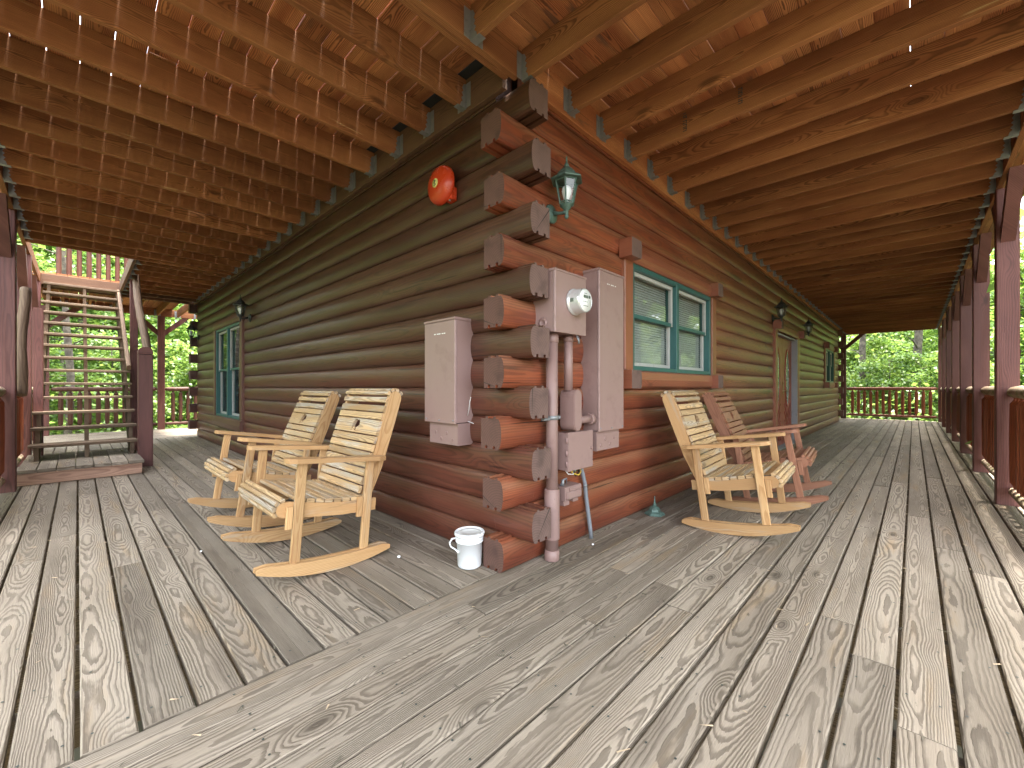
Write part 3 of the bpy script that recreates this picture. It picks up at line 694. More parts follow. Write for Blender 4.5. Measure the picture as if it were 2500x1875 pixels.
# ------------------------------------------------------------------ staircase
def stairs():
    t = thing('staircase', 'open wooden staircase with thin grey treads climbing to the upper deck', 'staircase', (-1.74, 5.9, 0))
    x0, x1 = -2.19, -1.22; rise, run = .193, .236; zp = .168; ys = 5.93
    def plat(m):
        for k in range(7):
            a = x0 - .05 + .148 * k; m.board((a + .07, 5.17, zp - .018), (a + .07, 6.72, zp - .018), .140, .036, ch=.004)
    pf = one('platform', 'deck', t, plat)
    one('riser', 'riser', pf, lambda m: (m.box((x0 - .05, 5.20, .002), (x1 - .01, 5.236, zp - .037), .003), m.box((x1 - .046, 5.238, .002), (x1 - .01, 6.7, zp - .037), .003)))
    for k in range(14):
        z = zp + rise * (k + 1); y = ys + run * k
        one('tread', 'stair', t, lambda m: (m.board(((x0 + rng.uniform(-.01, .01)), y + .066, z - .019), (x1 + rng.uniform(0, .015), y + .066, z - .019), .135, .036, ch=.005),
                                            m.board((x0, y + .207, z - .019), (x1, y + .207, z - .019), .135, .036, ch=.005)))
    def stringer(xc, th):
        pts = [(ys + .02, zp + .001)]
        for k in range(14):
            y = ys + run * k; z = zp + rise * (k + 1) - .038
            pts += [(y + .02, z), (y + .02 + run, z)]
        yt, zt = pts[-1]
        pts += [(yt, zt - .10), (yt - .05, zt - .30), (ys + .38, zp + .001)]
        return lambda m: m.prism(pts, (xc, 0, 0), (0, 1, 0), (0, 0, 1), (1, 0, 0), th)
    for xc, th in ((x0 + .06, .04), ((x0 + x1) / 2 + .005, .04), (x1 - .05, .04)): one('stringer', 'stair', t, stringer(xc, th))
    def newel(m, x, y, h):
        m.board((x, y, .001), (x, y, h - .10), .15, .15, (0, 1, 0), .006)
        m.extrude([(-.075, 0), (.075, 0), (.075, .04), (.06, .075), (.03, .092), (-.03, .092), (-.06, .075), (-.075, .04)], (x, y - .075, h - .092), (x, y + .075, h - .092), (1, 0, 0), (0, 0, 1))
    one('newel_post', 'post', t, lambda m: newel(m, -1.15, 5.80, 1.60))
    one('newel_post', 'post', t, lambda m: m.board((-2.14, 6.55, .17), (-2.14, 6.55, 2.10), .09, .06, (0, 1, 0), .006))
    sl = rise / run
    def rail(m, x, y0, y1, zz0, rad, zz1=None):
        n = 24; pts = []; rs = []
        for i in range(n + 1):
            f = i / n; y = y0 + (y1 - y0) * f; z = zz0 + ((zz1 - zz0) * f if zz1 else sl * (y - y0))
            pts.append((x + .010 * math.sin(i * .31 + 1), y, z + .008 * math.sin(i * .43))); rs.append(rad * rng.uniform(.95, 1.05))
        m.tube(pts, rs, 10)
    one('handrail_or_leaning_pole', 'pale', t, lambda m: rail(m, -1.12, 5.88, 8.05, 1.46, .048))
    one('handrail_or_leaning_pole', 'pale', t, lambda m: rail(m, -2.205, 5.10, 5.66, .98, .046, 2.20))  # pole leaning by the left post, not a stair rail
    one('guard_rail', 'pale', t, lambda m: m.board((-1.245, 6.9, 1.36), (-1.25, 9.1, 2.86), .085, .05, (1, 0, 0), .012))
    one('stair_post', 'post', t, lambda m: (m.board((-1.13, 7.75, .002), (-1.13, 7.75, ZB - .003), .10, .10, (0, 1, 0), .006)))
stairs()

# ------------------------------------------------------------------ rocking chairs
BEAR = [(-.045, .012), (-.040, .030), (-.024, .036), (-.016, .030), (.0, .040), (.022, .036), (.036, .020), (.040, -.004), (.042, -.034), (.028, -.034),
        (.024, -.014), (.006, -.012), (.004, -.034), (-.012, -.034), (-.014, -.012), (-.028, -.004), (-.042, .0)]
def cut_panel(w, h, th, hole, parent, mat, mtx):
    """one board with an animal outline sawn through it"""
    cu = bpy.data.curves.new('panel', 'CURVE'); cu.dimensions = '2D'; cu.fill_mode = 'BOTH'; cu.extrude = th / 2
    for pts in ([(-w / 2, -h / 2), (w / 2, -h / 2), (w / 2, h / 2), (-w / 2, h / 2)], hole):
        sp = cu.splines.new('POLY'); sp.points.add(len(pts) - 1); sp.use_cyclic_u = True
        for p, (x, y) in zip(sp.points, pts): p.co = (x, y, 0, 1)
    tmp = bpy.data.objects.new('tmp', cu); COL.objects.link(tmp)
    bpy.context.view_layer.update()
    dg = bpy.context.evaluated_depsgraph_get(); me = bpy.data.meshes.new_from_object(tmp.evaluated_get(dg))
    bpy.data.objects.remove(tmp); bpy.data.curves.remove(cu)
    if not me.uv_layers: me.uv_layers.new(name='UVMap')
    me.uv_layers[0].name = 'UVMap'; u0 = rng.random() * 50
    for l in me.loops:
        c = me.vertices[l.vertex_index].co; me.uv_layers[0].data[l.index].uv = (u0 + c.x, c.y + (c.z * .5))
    at = me.attributes.new('rnd', 'FLOAT', 'FACE'); rv = rng.random(); at.data.foreach_set('value', [rv] * len(me.polygons))
    me.materials.clear(); me.materials.append(M[mat]); me.transform(mtx); me.name = 'cutout_panel'
    o = bpy.data.objects.new('cutout_panel', me); COL.objects.link(o); o.parent = parent; return o

def chair(label, loc, rz, frame, slat, endm, tilt=0.0):
    """local x forward, z up; rockers touch the floor at the origin"""
    t = thing('rocking_chair', label, 'rocking chair', loc, rz, 'wooden rocking chairs on the porch')
    t.rotation_euler = (0, tilt, rz)
    B = lambda nm, mt, fn: one(nm, mt, t, fn, True)
    X, Y, Z = Vector((1, 0, 0)), Vector((0, 1, 0)), Vector((0, 0, 1))
    def rocker(m, y):
        n = 14; xs = [-.365 + .755 * i / n for i in range(n + 1)]
        bot = [(x, .001 + x * x / 2.3) for x in xs]; top = [(x, .078 + .17 * x * x) for x in xs]
        top[0] = (xs[0], bot[0][1] + .022); top[-1] = (xs[-1], bot[-1][1] + .022)
        for dy in (-.022, .022): m.prism(bot + top[::-1], (0, y + dy, 0), X, Z, Y, .020)
    for sg in (-1, 1):
        y = .355 * sg
        B('rocker', frame, lambda m: rocker(m, y))
        B('leg', frame, lambda m: m.board((.20, y, .045), (.195, y, .622), .052, .023, (0, 1, 0), .004))
        B('leg', frame, lambda m: m.board((-.20, y, .045), (-.205, y, .622), .052, .023, (0, 1, 0), .004))
        # seat rail with a rounded nose and a dished top
        ns = [(.265 + .042 * math.cos(a), .372 + .042 * math.sin(a)) for a in [R(-90 + 18 * i) for i in range(11)]]
        topc = [(.20, .408), (.12, .396), (.04, .386), (-.04, .380), (-.12, .377), (-.20, .376), (-.27, .378)]
        B('seat_rail', frame, lambda m: m.prism([(-.27, .305), (-.05, .303), (.15, .318)] + ns + topc, (0, .328 * sg, 0), X, Z, Y, .026))
        for xb, zb in ((.243, .27), (-.158, .28)): B('spacer_block', frame, lambda m: m.board((xb, .352 * sg, zb), (xb, .352 * sg, zb + .12), .034, .020, (0, 1, 0), .003))
        # back stile: tapering board with a rounded head
        bx, bz = -.205, .335; tx, tz = -.385, 1.015; dx, dz = tx - bx, tz - bz; L = math.hypot(dx, dz); ex = Vector((dx / L, 0, dz / L)); ey = Vector((dz / L, 0, -dx / L))
        hd = [(L + .045 * math.cos(a), .005 + .045 * math.sin(a)) for a in [R(-90 + 20 * i) for i in range(10)]]
        st = [(0, -.025), (.25, -.048), (L * .8, -.045)] + hd + [(L * .6, .040), (.1, .026), (0, .02)]
        B('back_stile', frame, lambda m: m.prism(st, (bx, .297 * sg, bz), ex, ey, Y, .028))
        arm = [(-.31, -.06), (-.30, .02), (-.25, .038), (-.1, .042), (.24, .05), (.277, .038), (.29, .012), (.29, -.022), (.272, -.042), (.22, -.05), (-.1, -.046), (-.2, -.062)]
        B('armrest', frame, lambda m: m.prism([(p, q * sg) for p, q in arm], (0, y + .006 * sg, .636), Vector((1, 0, .02)).normalized(), Y, Z, .026))
    ex, ey = Vector((dx / L, 0, dz / L)), Vector((dz / L, 0, -dx / L))
    def seat(m):
        def zat(x):
            q = topc[::-1]
            for (a, za), (b, zb) in zip(q, q[1:]):
                if a <= x <= b: return za + (zb - za) * (x - a) / (b - a)
            return .408
        for k in range(8):
            x = -.18 + .052 * k; z = zat(x); n = Vector((-(zat(x + .02) - zat(x - .02)) / .04, 0, 1)).normalized()
            m.board(Vector((x, -.341, z)) + n * .012, Vector((x, .341, z)) + n * .012, .045, .022, n, .004)
        for a in (76, 42, 8, -26):
            n = Vector((math.cos(R(a)), 0, math.sin(R(a)))); m.board(Vector((.265, -.341, .372)) + n * .053, Vector((.265, .341, .372)) + n * .053, .026, .022, n, .006)
    B('seat', slat, seat)
    P0 = Vector((bx, 0, bz))
    def back(m):
        l = .065
        for k in range(7):
            o = P0 + ex * (l + .0225) + ey * (.052); m.board(o - Y * .309, o + Y * .309, .045, .020, ey, .004); l += .0525
        l += .106
        for k in range(2):
            o = P0 + ex * (l + .022) + ey * .052; m.board(o - Y * .309, o + Y * .309, .044, .020, ey, .004); l += .0515
        o = P0 + ex * (L - .030) + ey * .054; m.board(o - Y * .309, o + Y * .309, .036, .020, ey, .004)
        for a in (18, 54, 90, 128):
            n = ex * math.sin(R(a)) * 1.0 + ey * math.cos(R(a)); o = P0 + ex * L + ey * .005 + n * .055
            m.board(o - Y * .309, o + Y * .309, .028, .020, n, .006)
    B('backrest', slat, back)
    o = P0 + ex * (.065 + 7 * .0525 + .050) + ey * .052
    mt = Matrix(((0, ex.x, ey.x, o.x), (-1, ex.y, ey.y, o.y), (0, ex.z, ey.z, o.z), (0, 0, 0, 1)))
    cut_panel(.618, .098, .020, [(x * 1.15, y * 1.15) for x, y in BEAR], t, slat, mt)
    return t
chair('weathered rocking chair on the left porch, the nearer of the two beside the meter corner', (-.765, 1.112, .003), R(180), 'pine', 'pineworn', 'endpine', R(-4.1))
chair('weathered rocking chair on the left porch behind another chair, nearer the staircase', (-.783, 2.191, .011), R(180.4), 'pine', 'pineworn', 'endpine', R(-8.1))
chair('honey coloured rocking chair below the right window, in front of the red one', (1.842, -.751, .009), R(-86.2), 'pine', 'pineworn', 'endpine', R(-7.1))
chair('reddish brown painted rocking chair on the right porch', (2.775, -.791, .017), R(-85.3), 'pinered', 'pinered', 'endpine', R(-9.9))

# ------------------------------------------------------------------ bucket, bell
def bucket():
    c = (-.165, .215, 0); t = thing('bucket', 'small white plastic bucket with a dusty lid beside the log corner', 'bucket', c)
    one('body', 'bucket', t, lambda m: m.lathe([(.060, .001), (.066, .004), (.070, .012), (.076, .150), (.083, .151), (.083, .156), (.077, .160), (.078, .168), (.084, .169), (.084, .174), (.078, .178), (.079, .196)], c, 40))
    one('lid', ['bucket'], t, lambda m: m.lathe([(.080, .186), (.087, .186), (.089, .192), (.089, .203), (.086, .207), (.081, .207), (.079, .202), (.072, .200)], c, 40))
    one('lid_top', 'lidtop', t, lambda m: m.lathe([(.0715, .196), (.0715, .2005), (.05, .2012), (.049, .2002), (.01, .2002), (.002, .2005)], c, 40))
    v = Vector((-.69, .72, 0)) * .078; p = Vector(c)
    one('handle', 'bucket', t, lambda m: m.tube([p + Vector((-.55, .58, 0)) * .102 + Vector((0, 0, .165)), p + v * 1.35 + Vector((0, 0, .158)), p + v * 1.52 + Vector((0, 0, .135)), p + v * 1.42 + Vector((0, 0, .112)),
                                                 p + Vector((-.80, .50, 0)) * .090 + Vector((0, 0, .105)), p + Vector((-.95, .1, 0)) * .082 + Vector((0, 0, .100))], .0052, 8))
bucket()
def bell():
    c = Vector((-.02, .612, 2.425)); t = thing('alarm_bell', 'round red alarm bell on the dark left log wall', 'bell', tuple(c))
    one('gong', 'bell', t, lambda m: m.lathe([(.118, .040), (.128, .044), (.129, .052), (.124, .074), (.108, .092), (.07, .104), (.03, .108), (.003, .109)], c, 48, (-1, 0, 0)))
    one('base', 'bell', t, lambda m: (m.lathe([(.075, .0), (.075, .04)], c, 24, (-1, 0, 0)), m.box((c.x - .05, c.y - .10, c.z - .115), (c.x + .0, c.y - .03, c.z - .03), .006)))
    s = one('sticker', 'sticker', t, lambda m: m.lathe([(.030, .1075), (.030, .1105), (.003, .1115)], c, 24, (-1, 0, 0)))
    one('mark', 'ink', s, lambda m: (m.tube([(c.x - .112, c.y + .008, c.z - .018), (c.x - .112, c.y - .010, c.z - .012), (c.x - .112, c.y + .006, c.z), (c.x - .112, c.y - .008, c.z + .012), (c.x - .112, c.y + .008, c.z + .018)], .0035, 6)))
    one('clapper', 'galv', t, lambda m: m.tube([(c.x - .02, c.y - .06, c.z - .09), (c.x - .045, c.y - .075, c.z - .118)], .006, 8))
bell()

# ------------------------------------------------------------------ electrical gear on the corner
def enclosure(name, label, P, s0, s1, z0, z1, dep, low=None, cat='panel'):
    """P(s,o,z) wall frame; a box with a hooded cover and, below it, a narrower wiring trough"""
    a = P((s0 + s1) / 2, 0, z0); t = thing(name, label, cat, a)
    def body(m): lbox(m, P, s0 + .004, s1 - .004, -.004, dep - .016, z0 + .004, z1 - .004, ch=.003)
    one('case', 'mauve', t, body)
    one('cover', 'mauve', t, lambda m: (lbox(m, P, s0, s1, dep - .0155, dep, z0, z1 - .018, ch=.004), lbox(m, P, s0 - .002, s1 + .002, .0, dep + .004, z1 - .016, z1, ch=.003)))
    if low:
        b0, b1, c0, d2 = low
        one('trough', 'mauve', t, lambda m: lbox(m, P, b0, b1, -.004, d2, c0, z0 - .001, ch=.003))
        def kn(m):
            for q in range(4):
                s = b0 + (b1 - b0) * (.18 + .2 * q); o = Vector(P(s, d2, c0 + .035 + .04 * (q % 2)))
                m.lathe([(.012, 0), (.012, .0015), (.009, .003)], o, 14, Vector(P(0, 1, 0)) - Vector(P(0, 0, 0)))
        one('knockout', 'mauvepipe', t, kn)
    def scr(m):
        for s, z in ((s0 + .02, z0 + .02), (s1 - .02, z0 + .02), ((s0 + s1) / 2, z0 + .015)):
            m.lathe([(.006, 0), (.006, .002), (.002, .004)], Vector(P(s, dep, z)), 10, Vector(P(0, 1, 0)) - Vector(P(0, 0, 0)))
    one('screw', 'galv', t, scr)
    def faded(m):
        for k, w in enumerate((.018, .010, .022, .012, .016)):
            s = s0 + (s1 - s0) * .30 + .026 * k; lbox(m, P, s, s + w, dep + .0003, dep + .0011, z1 - .098, z1 - .092, ch=0)
    one('faded_print', 'meterface', t, faded)
    return t
enclosure('electrical_panel', 'mauve electrical panel on the dark left log wall beside the corner', PL, .372, .702, .832, 1.503, .15, (.382, .682, .69, .12))
enclosure('electrical_panel', 'tall mauve electrical panel between the meter box and the right window', PR, .675, 1.008, .76, 1.877, .15, (.69, .99, .62, .12))
def meter():
    t = thing('meter_box', 'mauve meter box with a round silver electric meter beside the log ends', 'meter', (.326, -.03, 1.39))
    one('case', 'mauve', t, lambda m: m.box((.168, -.155, 1.394), (.484, .004, 1.762), .003))
    one('cover', 'mauve', t, lambda m: (m.box((.164, -.171, 1.390), (.488, -.156, 1.752), .004), m.box((.162, -.174, 1.753), (.490, -.01, 1.767), .003)))
    one('knockout', 'mauvepipe', t, lambda m: (m.lathe([(.034, 0), (.034, .003), (.026, .003), (.026, .006), (.018, .006), (.017, .003), (.002, .003)], (.168, -.075, 1.45), 24, (-1, 0, 0))))
    c = Vector((.352, -.171, 1.588))
    mt = one('meter', 'chrome', t, lambda m: (m.lathe([(.082, 0), (.082, .012), (.076, .015), (.074, .02), (.074, .074), (.072, .084), (.068, .088), (.0675, .085), (.004, .084)], c, 40, (0, -1, 0))))
    one('dial', 'meterface', mt, lambda m: m.lathe([(.0665, .085), (.0665, .0865), (.003, .087)], c, 36, (0, -1, 0)))
    def disp(m):
        f = c.y - .0868
        m.box((c.x - .023, f - .0015, c.z + .014), (c.x + .024, f, c.z + .032), .0)
    def marks(m):
        f = c.y - .0868
        for k in range(4): m.box((c.x - .024 + .013 * k, f - .001, c.z - .036), (c.x - .015 + .013 * k, f, c.z - .031), 0)
        m.box((c.x - .016, f - .001, c.z + .040), (c.x + .016, f, c.z + .043), 0)
        for k in range(3): m.box((c.x - .028 + .018 * k, f - .001, c.z - .010), (c.x - .017 + .018 * k, f, c.z - .006), 0)
        m.box((c.x - .0755, c.y - .05, c.z - .012), (c.x - .072, c.y - .026, c.z + .010), 0)
    one('dial_print', 'lcd', mt, marks)
    one('display', 'lcd', mt, disp)
    one('port', 'lcd', mt, lambda m: m.lathe([(.009, .0868), (.009, .091), (.005, .091), (.002, .089)], (c.x + .038, c.y, c.z + .024), 14, (0, -1, 0)))
    one('seal', 'galv', t, lambda m: (m.tube([(.40, -.16, 1.39), (.405, -.168, 1.36), (.41, -.172, 1.34), (.42, -.165, 1.36), (.415, -.16, 1.39)], .003, 6), m.tube([(.39, -.165, 1.385), (.395, -.178, 1.35), (.40, -.172, 1.335)], .005, 6)))
meter()
def pipes():
    c = (.245, -.083, 0); t = thing('conduit_pipe', 'tall mauve conduit pipe standing on the deck under the meter box', 'pipe', c)
    one('pipe', 'mauvepipe', t, lambda m: m.lathe([(.0365, .30), (.0365, 1.388)], c, 28))
    one('sleeve', 'mauvepipe', t, lambda m: m.lathe([(.040, .05), (.040, .128), (.047, .130), (.0475, .135), (.0475, .434), (.046, .438), (.038, .438)], c, 28))
    one('coupling', 'mauvepipe', t, lambda m: m.lathe([(.044, .001), (.046, .004), (.046, .062), (.0405, .064)], c, 28))
    one('coupling', 'mauvepipe', t, lambda m: m.lathe([(.0375, 1.335), (.041, 1.337), (.041, 1.389), (.0375, 1.3895)], c, 28))
    one('clamp', 'galv', t, lambda m: (m.lathe([(.037, .862), (.0405, .862), (.0405, .888), (.037, .888)], c, 28), m.box((.145, -.10, .860), (.208, -.08, .874), .002), m.lathe([(.013, 0), (.013, .012), (.004, .016)], (.285, -.10, .875), 12, (.6, -.8, 0))))
    c2 = (.402, -.092); t2 = thing('conduit_pipe', 'shorter mauve conduit with an elbow running from the meter box into the tall panel', 'pipe', (.402, -.092, 1.39))
    one('pipe', 'mauvepipe', t2, lambda m: m.lathe([(.0285, 1.04), (.0285, 1.3885)], (c2[0], c2[1], 0), 24))
    one('coupling', 'mauvepipe', t2, lambda m: m.lathe([(.0295, 1.352), (.033, 1.353), (.033, 1.3895), (.0295, 1.3895)], (c2[0], c2[1], 0), 24))
    def lb(m):
        e = [(.042 * math.cos(R(a)), 1.005 + .042 * math.sin(R(a))) for a in range(0, 181, 20)] + [(.042 * math.cos(R(a)), .825 + .042 * math.sin(R(a))) for a in range(180, 361, 20)]
        m.extrude([(x + .42, z) for x, z in e], (0, -.045, 0), (0, -.152, 0), (1, 0, 0), (0, 0, 1))
    el = one('elbow_body', 'mauvepipe', t2, lb)
    one('elbow_cover', 'mauve', el, lambda m: m.extrude([(.42 + .036 * math.cos(R(a)), 1.005 + .036 * math.sin(R(a))) for a in range(0, 181, 20)] + [(.42 + .036 * math.cos(R(a)), .825 + .036 * math.sin(R(a))) for a in range(180, 361, 20)], (0, -.1525, 0), (0, -.157, 0), (1, 0, 0), (0, 0, 1)))
    one('nipple', 'mauvepipe', t2, lambda m: (m.lathe([(.026, .0), (.026, .22)], (.46, -.095, .845), 20, (1, 0, 0)), m.lathe([(.036, .17), (.038, .18), (.038, .213)], (.46, -.095, .845), 20, (1, 0, 0))))
pipes()
def small_gear():
    t = thing('junction_box', 'mauve junction box with loose wires below the elbow conduit', 'box', (.465, -.05, .53))
    one('case', 'mauve', t, lambda m: m.box((.338, -.125, .538), (.604, -.004, .772), .003))
    one('cover', 'mauve', t, lambda m: m.box((.334, -.142, .533), (.608, -.1255, .777), .004))
    one('latch', 'mauvepipe', t, lambda m: m.lathe([(.012, 0), (.012, .004), (.008, .007)], (.592, -.142, .66), 12, (0, -1, 0)))
    one('hinge', 'mauvepipe', t, lambda m: [m.tube([(.333, -.13, z), (.333, -.13, z + .035)], .006, 8) for z in (.56, .63, .71)])
    for mt, pts in (('yellow', [(.42, -.09, .536), (.44, -.10, .505), (.49, -.11, .488), (.53, -.10, .50), (.545, -.08, .535)]), ('greenw', [(.46, -.08, .536), (.48, -.09, .512), (.52, -.08, .53)]),
                    ('whitew', [(.37, -.09, .536), (.385, -.105, .508), (.43, -.11, .502), (.46, -.09, .512)]), ('ink', [(.47, -.07, .536), (.50, -.08, .475), (.55, -.07, .49), (.57, -.06, .536)])):
        one('wire', mt, t, lambda m: m.tube(pts, .0042, 6))
    t = thing('disconnect_box', 'small mauve wall box with slotted cover below the junction box', 'box', (.42, -.03, .32))
    one('case', 'mauve', t, lambda m: m.box((.332, -.118, .345), (.51, -.004, .43), .006))
    one('cover', 'mauve', t, lambda m: (m.box((.345, -.126, .355), (.50, -.1185, .400), .004), m.box((.375, -.126, .402), (.47, -.1185, .424), .004)))
    one('outlet', 'mauvepipe', t, lambda m: (m.box((.335, -.105, .312), (.395, -.02, .344), .004), m.box((.435, -.105, .322), (.49, -.02, .344), .004)))
    one('wire', 'gray', t, lambda m: m.tube([(.36, -.06, .431), (.37, -.075, .47), (.40, -.08, .475), (.42, -.06, .431)], .005, 8))
    one('connector', 'galv', t, lambda m: m.tube([(.372, -.07, .431), (.37, -.072, .468)], .011, 10))
    t = thing('flexible_conduit', 'grey flexible conduit running down the red logs into the deck', 'conduit', (.72, -.055, 0))
    one('hose', 'gray', t, lambda m: m.tube([(.585, -.055, .537), (.62, -.052, .47), (.65, -.05, .40), (.672, -.046, .30), (.695, -.048, .18), (.712, -.052, .08), (.722, -.055, .001)], .0145, 12))
    one('strap', 'galv', t, lambda m: m.lathe([(.0165, 0), (.0165, .016)], (.652, -.05, .375), 12, (.2, 0, 1)))
    t = thing('wire_loop', 'thin pale wire poking out beside the left electrical panel', 'wire', (-.03, .36, .86))
    one('wire', 'whitew', t, lambda m: m.tube([(-.05, .369, .88), (-.06, .345, .92), (-.065, .33, .97), (-.06, .325, 1.0)], .0022, 6))
    one('wire', 'whitew', t, lambda m: m.tube([(-.05, .369, .845), (-.055, .34, .84), (-.05, .31, .832)], .0022, 6))
small_gear()

# ------------------------------------------------------------------ lanterns
def lantern(P, s, z0, label, metal, hexr=1.0):
    """wall lantern; z0 is the lowest finial tip, the cage hangs about .13 out from the wall"""
    o = .145; c = Vector(P(s, o, z0)); t = thing('wall_lantern', label, 'lantern', tuple(Vector(P(s, .02, z0 + .07))), 0, 'wall lanterns on the cabin')
    ax = Vector(P(0, 1, 0)) - Vector(P(0, 0, 0))
    one('backplate', metal, t, lambda m: m.lathe([(.058, 0), (.060, .006), (.054, .012), (.048, .014), (.035, .022), (.018, .028)], P(s, .0195, z0 + .065), 28, ax))
    one('arm', metal, t, lambda m: m.tube([P(s, .04, z0 + .065), P(s, .08, z0 + .055), P(s, .115, z0 + .045), P(s, o, z0 + .05)], [.016, .011, .010, .014], 10))
    one('bottom_finial', metal, t, lambda m: m.lathe([(.003, 0), (.012, .008), (.014, .018), (.009, .026), (.013, .032), (.011, .050), (.018, .056), (.036, .080), (.040, .084)], c, 16))
    b0, b1, r0, r1 = .084, .235, .042, .072
    def cage(m):
        for k in range(6):
            a = R(60 * k + 30); d = Vector((math.cos(a), math.sin(a), 0)); d2 = Vector((math.cos(a + R(60)), math.sin(a + R(60)), 0))
            m.tube([c + d * r0 + Vector((0, 0, b0)), c + d * r1 + Vector((0, 0, b1))], .0052, 6, sm=False)
            for rr, zz in ((r0, b0 + .004), (r1, b1 - .006), (r0 + (r1 - r0) * .05, b0 + .016)):
                m.tube([c + d * rr + Vector((0, 0, zz)), c + d2 * rr + Vector((0, 0, zz))], .0048, 6, sm=False)
    one('cage', metal, t, cage)
    def pane(m):
        for k in range(6):
            a, b = R(60 * k + 30), R(60 * k + 90); i = len(m.v)
            for q, rr, zz in ((a, r0 - .003, b0 + .004), (b, r0 - .003, b0 + .004), (b, r1 - .003, b1 - .006), (a, r1 - .003, b1 - .006)):
                m.v.append(tuple(c + Vector((math.cos(q) * rr, math.sin(q) * rr, zz))))
            m.face((i, i + 1, i + 2, i + 3), ((0, 0),) * 4, .5)
    one('glass', 'glass', t, pane)
    one('bulb', 'bulb', t, lambda m: m.lathe([(.012, .086), (.013, .11), (.019, .13), (.027, .155), (.030, .172), (.026, .192), (.012, .204), (.002, .206)], c, 20))
    one('roof', metal, t, lambda m: m.lathe([(.066, .234), (.104, .232), (.106, .238), (.092, .252), (.066, .262), (.062, .275), (.040, .300), (.020, .318), (.014, .322), (.018, .330), (.012, .338), (.006, .350), (.005, .385), (.001, .388)], c, 6, (0, 0, 1), .5, 0, False, R(30)))
    return t
lantern(PR, .312, 2.10, 'verdigris green wall lantern with a white bulb beside the stacked log corner', 'verdigris')
lantern(PR, 6.12, 2.13, 'black wall lantern at the near upper corner of the red double door', 'blackmetal')
lantern(PR, 8.55, 2.10, 'black wall lantern past the far side of the red double door', 'blackmetal')
lantern(PL, 5.36, 2.02, 'dark wall lantern at the near top corner of the left window', 'blackmetal')
lantern(PL, 9.15, 2.04, 'dark wall lantern at the far end of the left wall against the trees', 'blackmetal')
def finial():
    c = Vector((1.56, -.13, 0)); t = thing('lantern_cap', 'loose green lantern cap with a spike standing on the deck at the wall foot', 'lantern cap', tuple(c))
    one('cap', 'verdigris', t, lambda m: m.lathe([(.082, .001), (.084, .006), (.070, .020), (.050, .030), (.046, .045), (.030, .062), (.014, .072)], c, 6, sm=False))
    one('spike', 'verdigris', t, lambda m: m.lathe([(.013, .072), (.017, .08), (.008, .095), (.010, .10), (.005, .112), (.004, .15), (.001, .153)], c, 12))
finial()
def planter():
    c = (6.55, -2.33, 1.073); t = thing('planter', 'small grey pot standing on the right log railing', 'pot', c)
    one('pot', 'terracotta', t, lambda m: m.lathe([(.045, .0), (.062, .10), (.067, .10), (.067, .118), (.060, .118), (.056, .09), (.01, .09)], c, 20))
    one('soil', 'soil', t, lambda m: m.lathe([(.055, .092), (.055, .097), (.003, .099)], c, 16))
planter()
def crumb(x, y, r, label):
    tag(one('pebble', 'bulb', None, lambda m: m.lathe([(r * .4, .0005), (r, r * .5), (r * .9, r), (r * .3, r * 1.35)], (x, y, 0), 10)), label, 'pebble', 'small white pebbles on the deck')
crumb(-.395, .62, .011, 'small white pebble lying on the left deck behind the bucket')
crumb(.62, -.135, .008, 'small white pebble on the deck near the grey conduit foot')
crumb(-1.23, 1.62, .007, 'small white pebble lying on the left deck in front of the two chairs')

def debris():
    m = MB(); rr = random.Random(31)
    for i in range(420):
        if i % 3: x, y = rr.uniform(-2.3, 6), rr.uniform(-2.2, -.05)
        else: x, y = rr.uniform(-2.2, -.15), rr.uniform(.1, 6)
        if rr.random() < .6: y = .033 - .14 * round((.033 - y) / .14) + rr.uniform(-.012, .012)
        L, w, a = rr.uniform(.006, .022), rr.uniform(.0015, .004), rr.random() * 6.28; k = len(m.v)
        c, q = math.cos(a), math.sin(a)
        for u, v in ((-L, -w), (L, -w * .6), (L, w * .6), (-L, w)): m.v.append((x + c * u - q * v, y + q * u + c * v, .0035 + rr.random() * .003))
        m.face((k, k + 1, k + 2, k + 3), ((0, 0),) * 4, .5, rr.choice((0, 0, 1)))
    tag(m.build('leaf_debris', ['soil', 'pineworn'], fixn=False), kind='stuff')
debris()

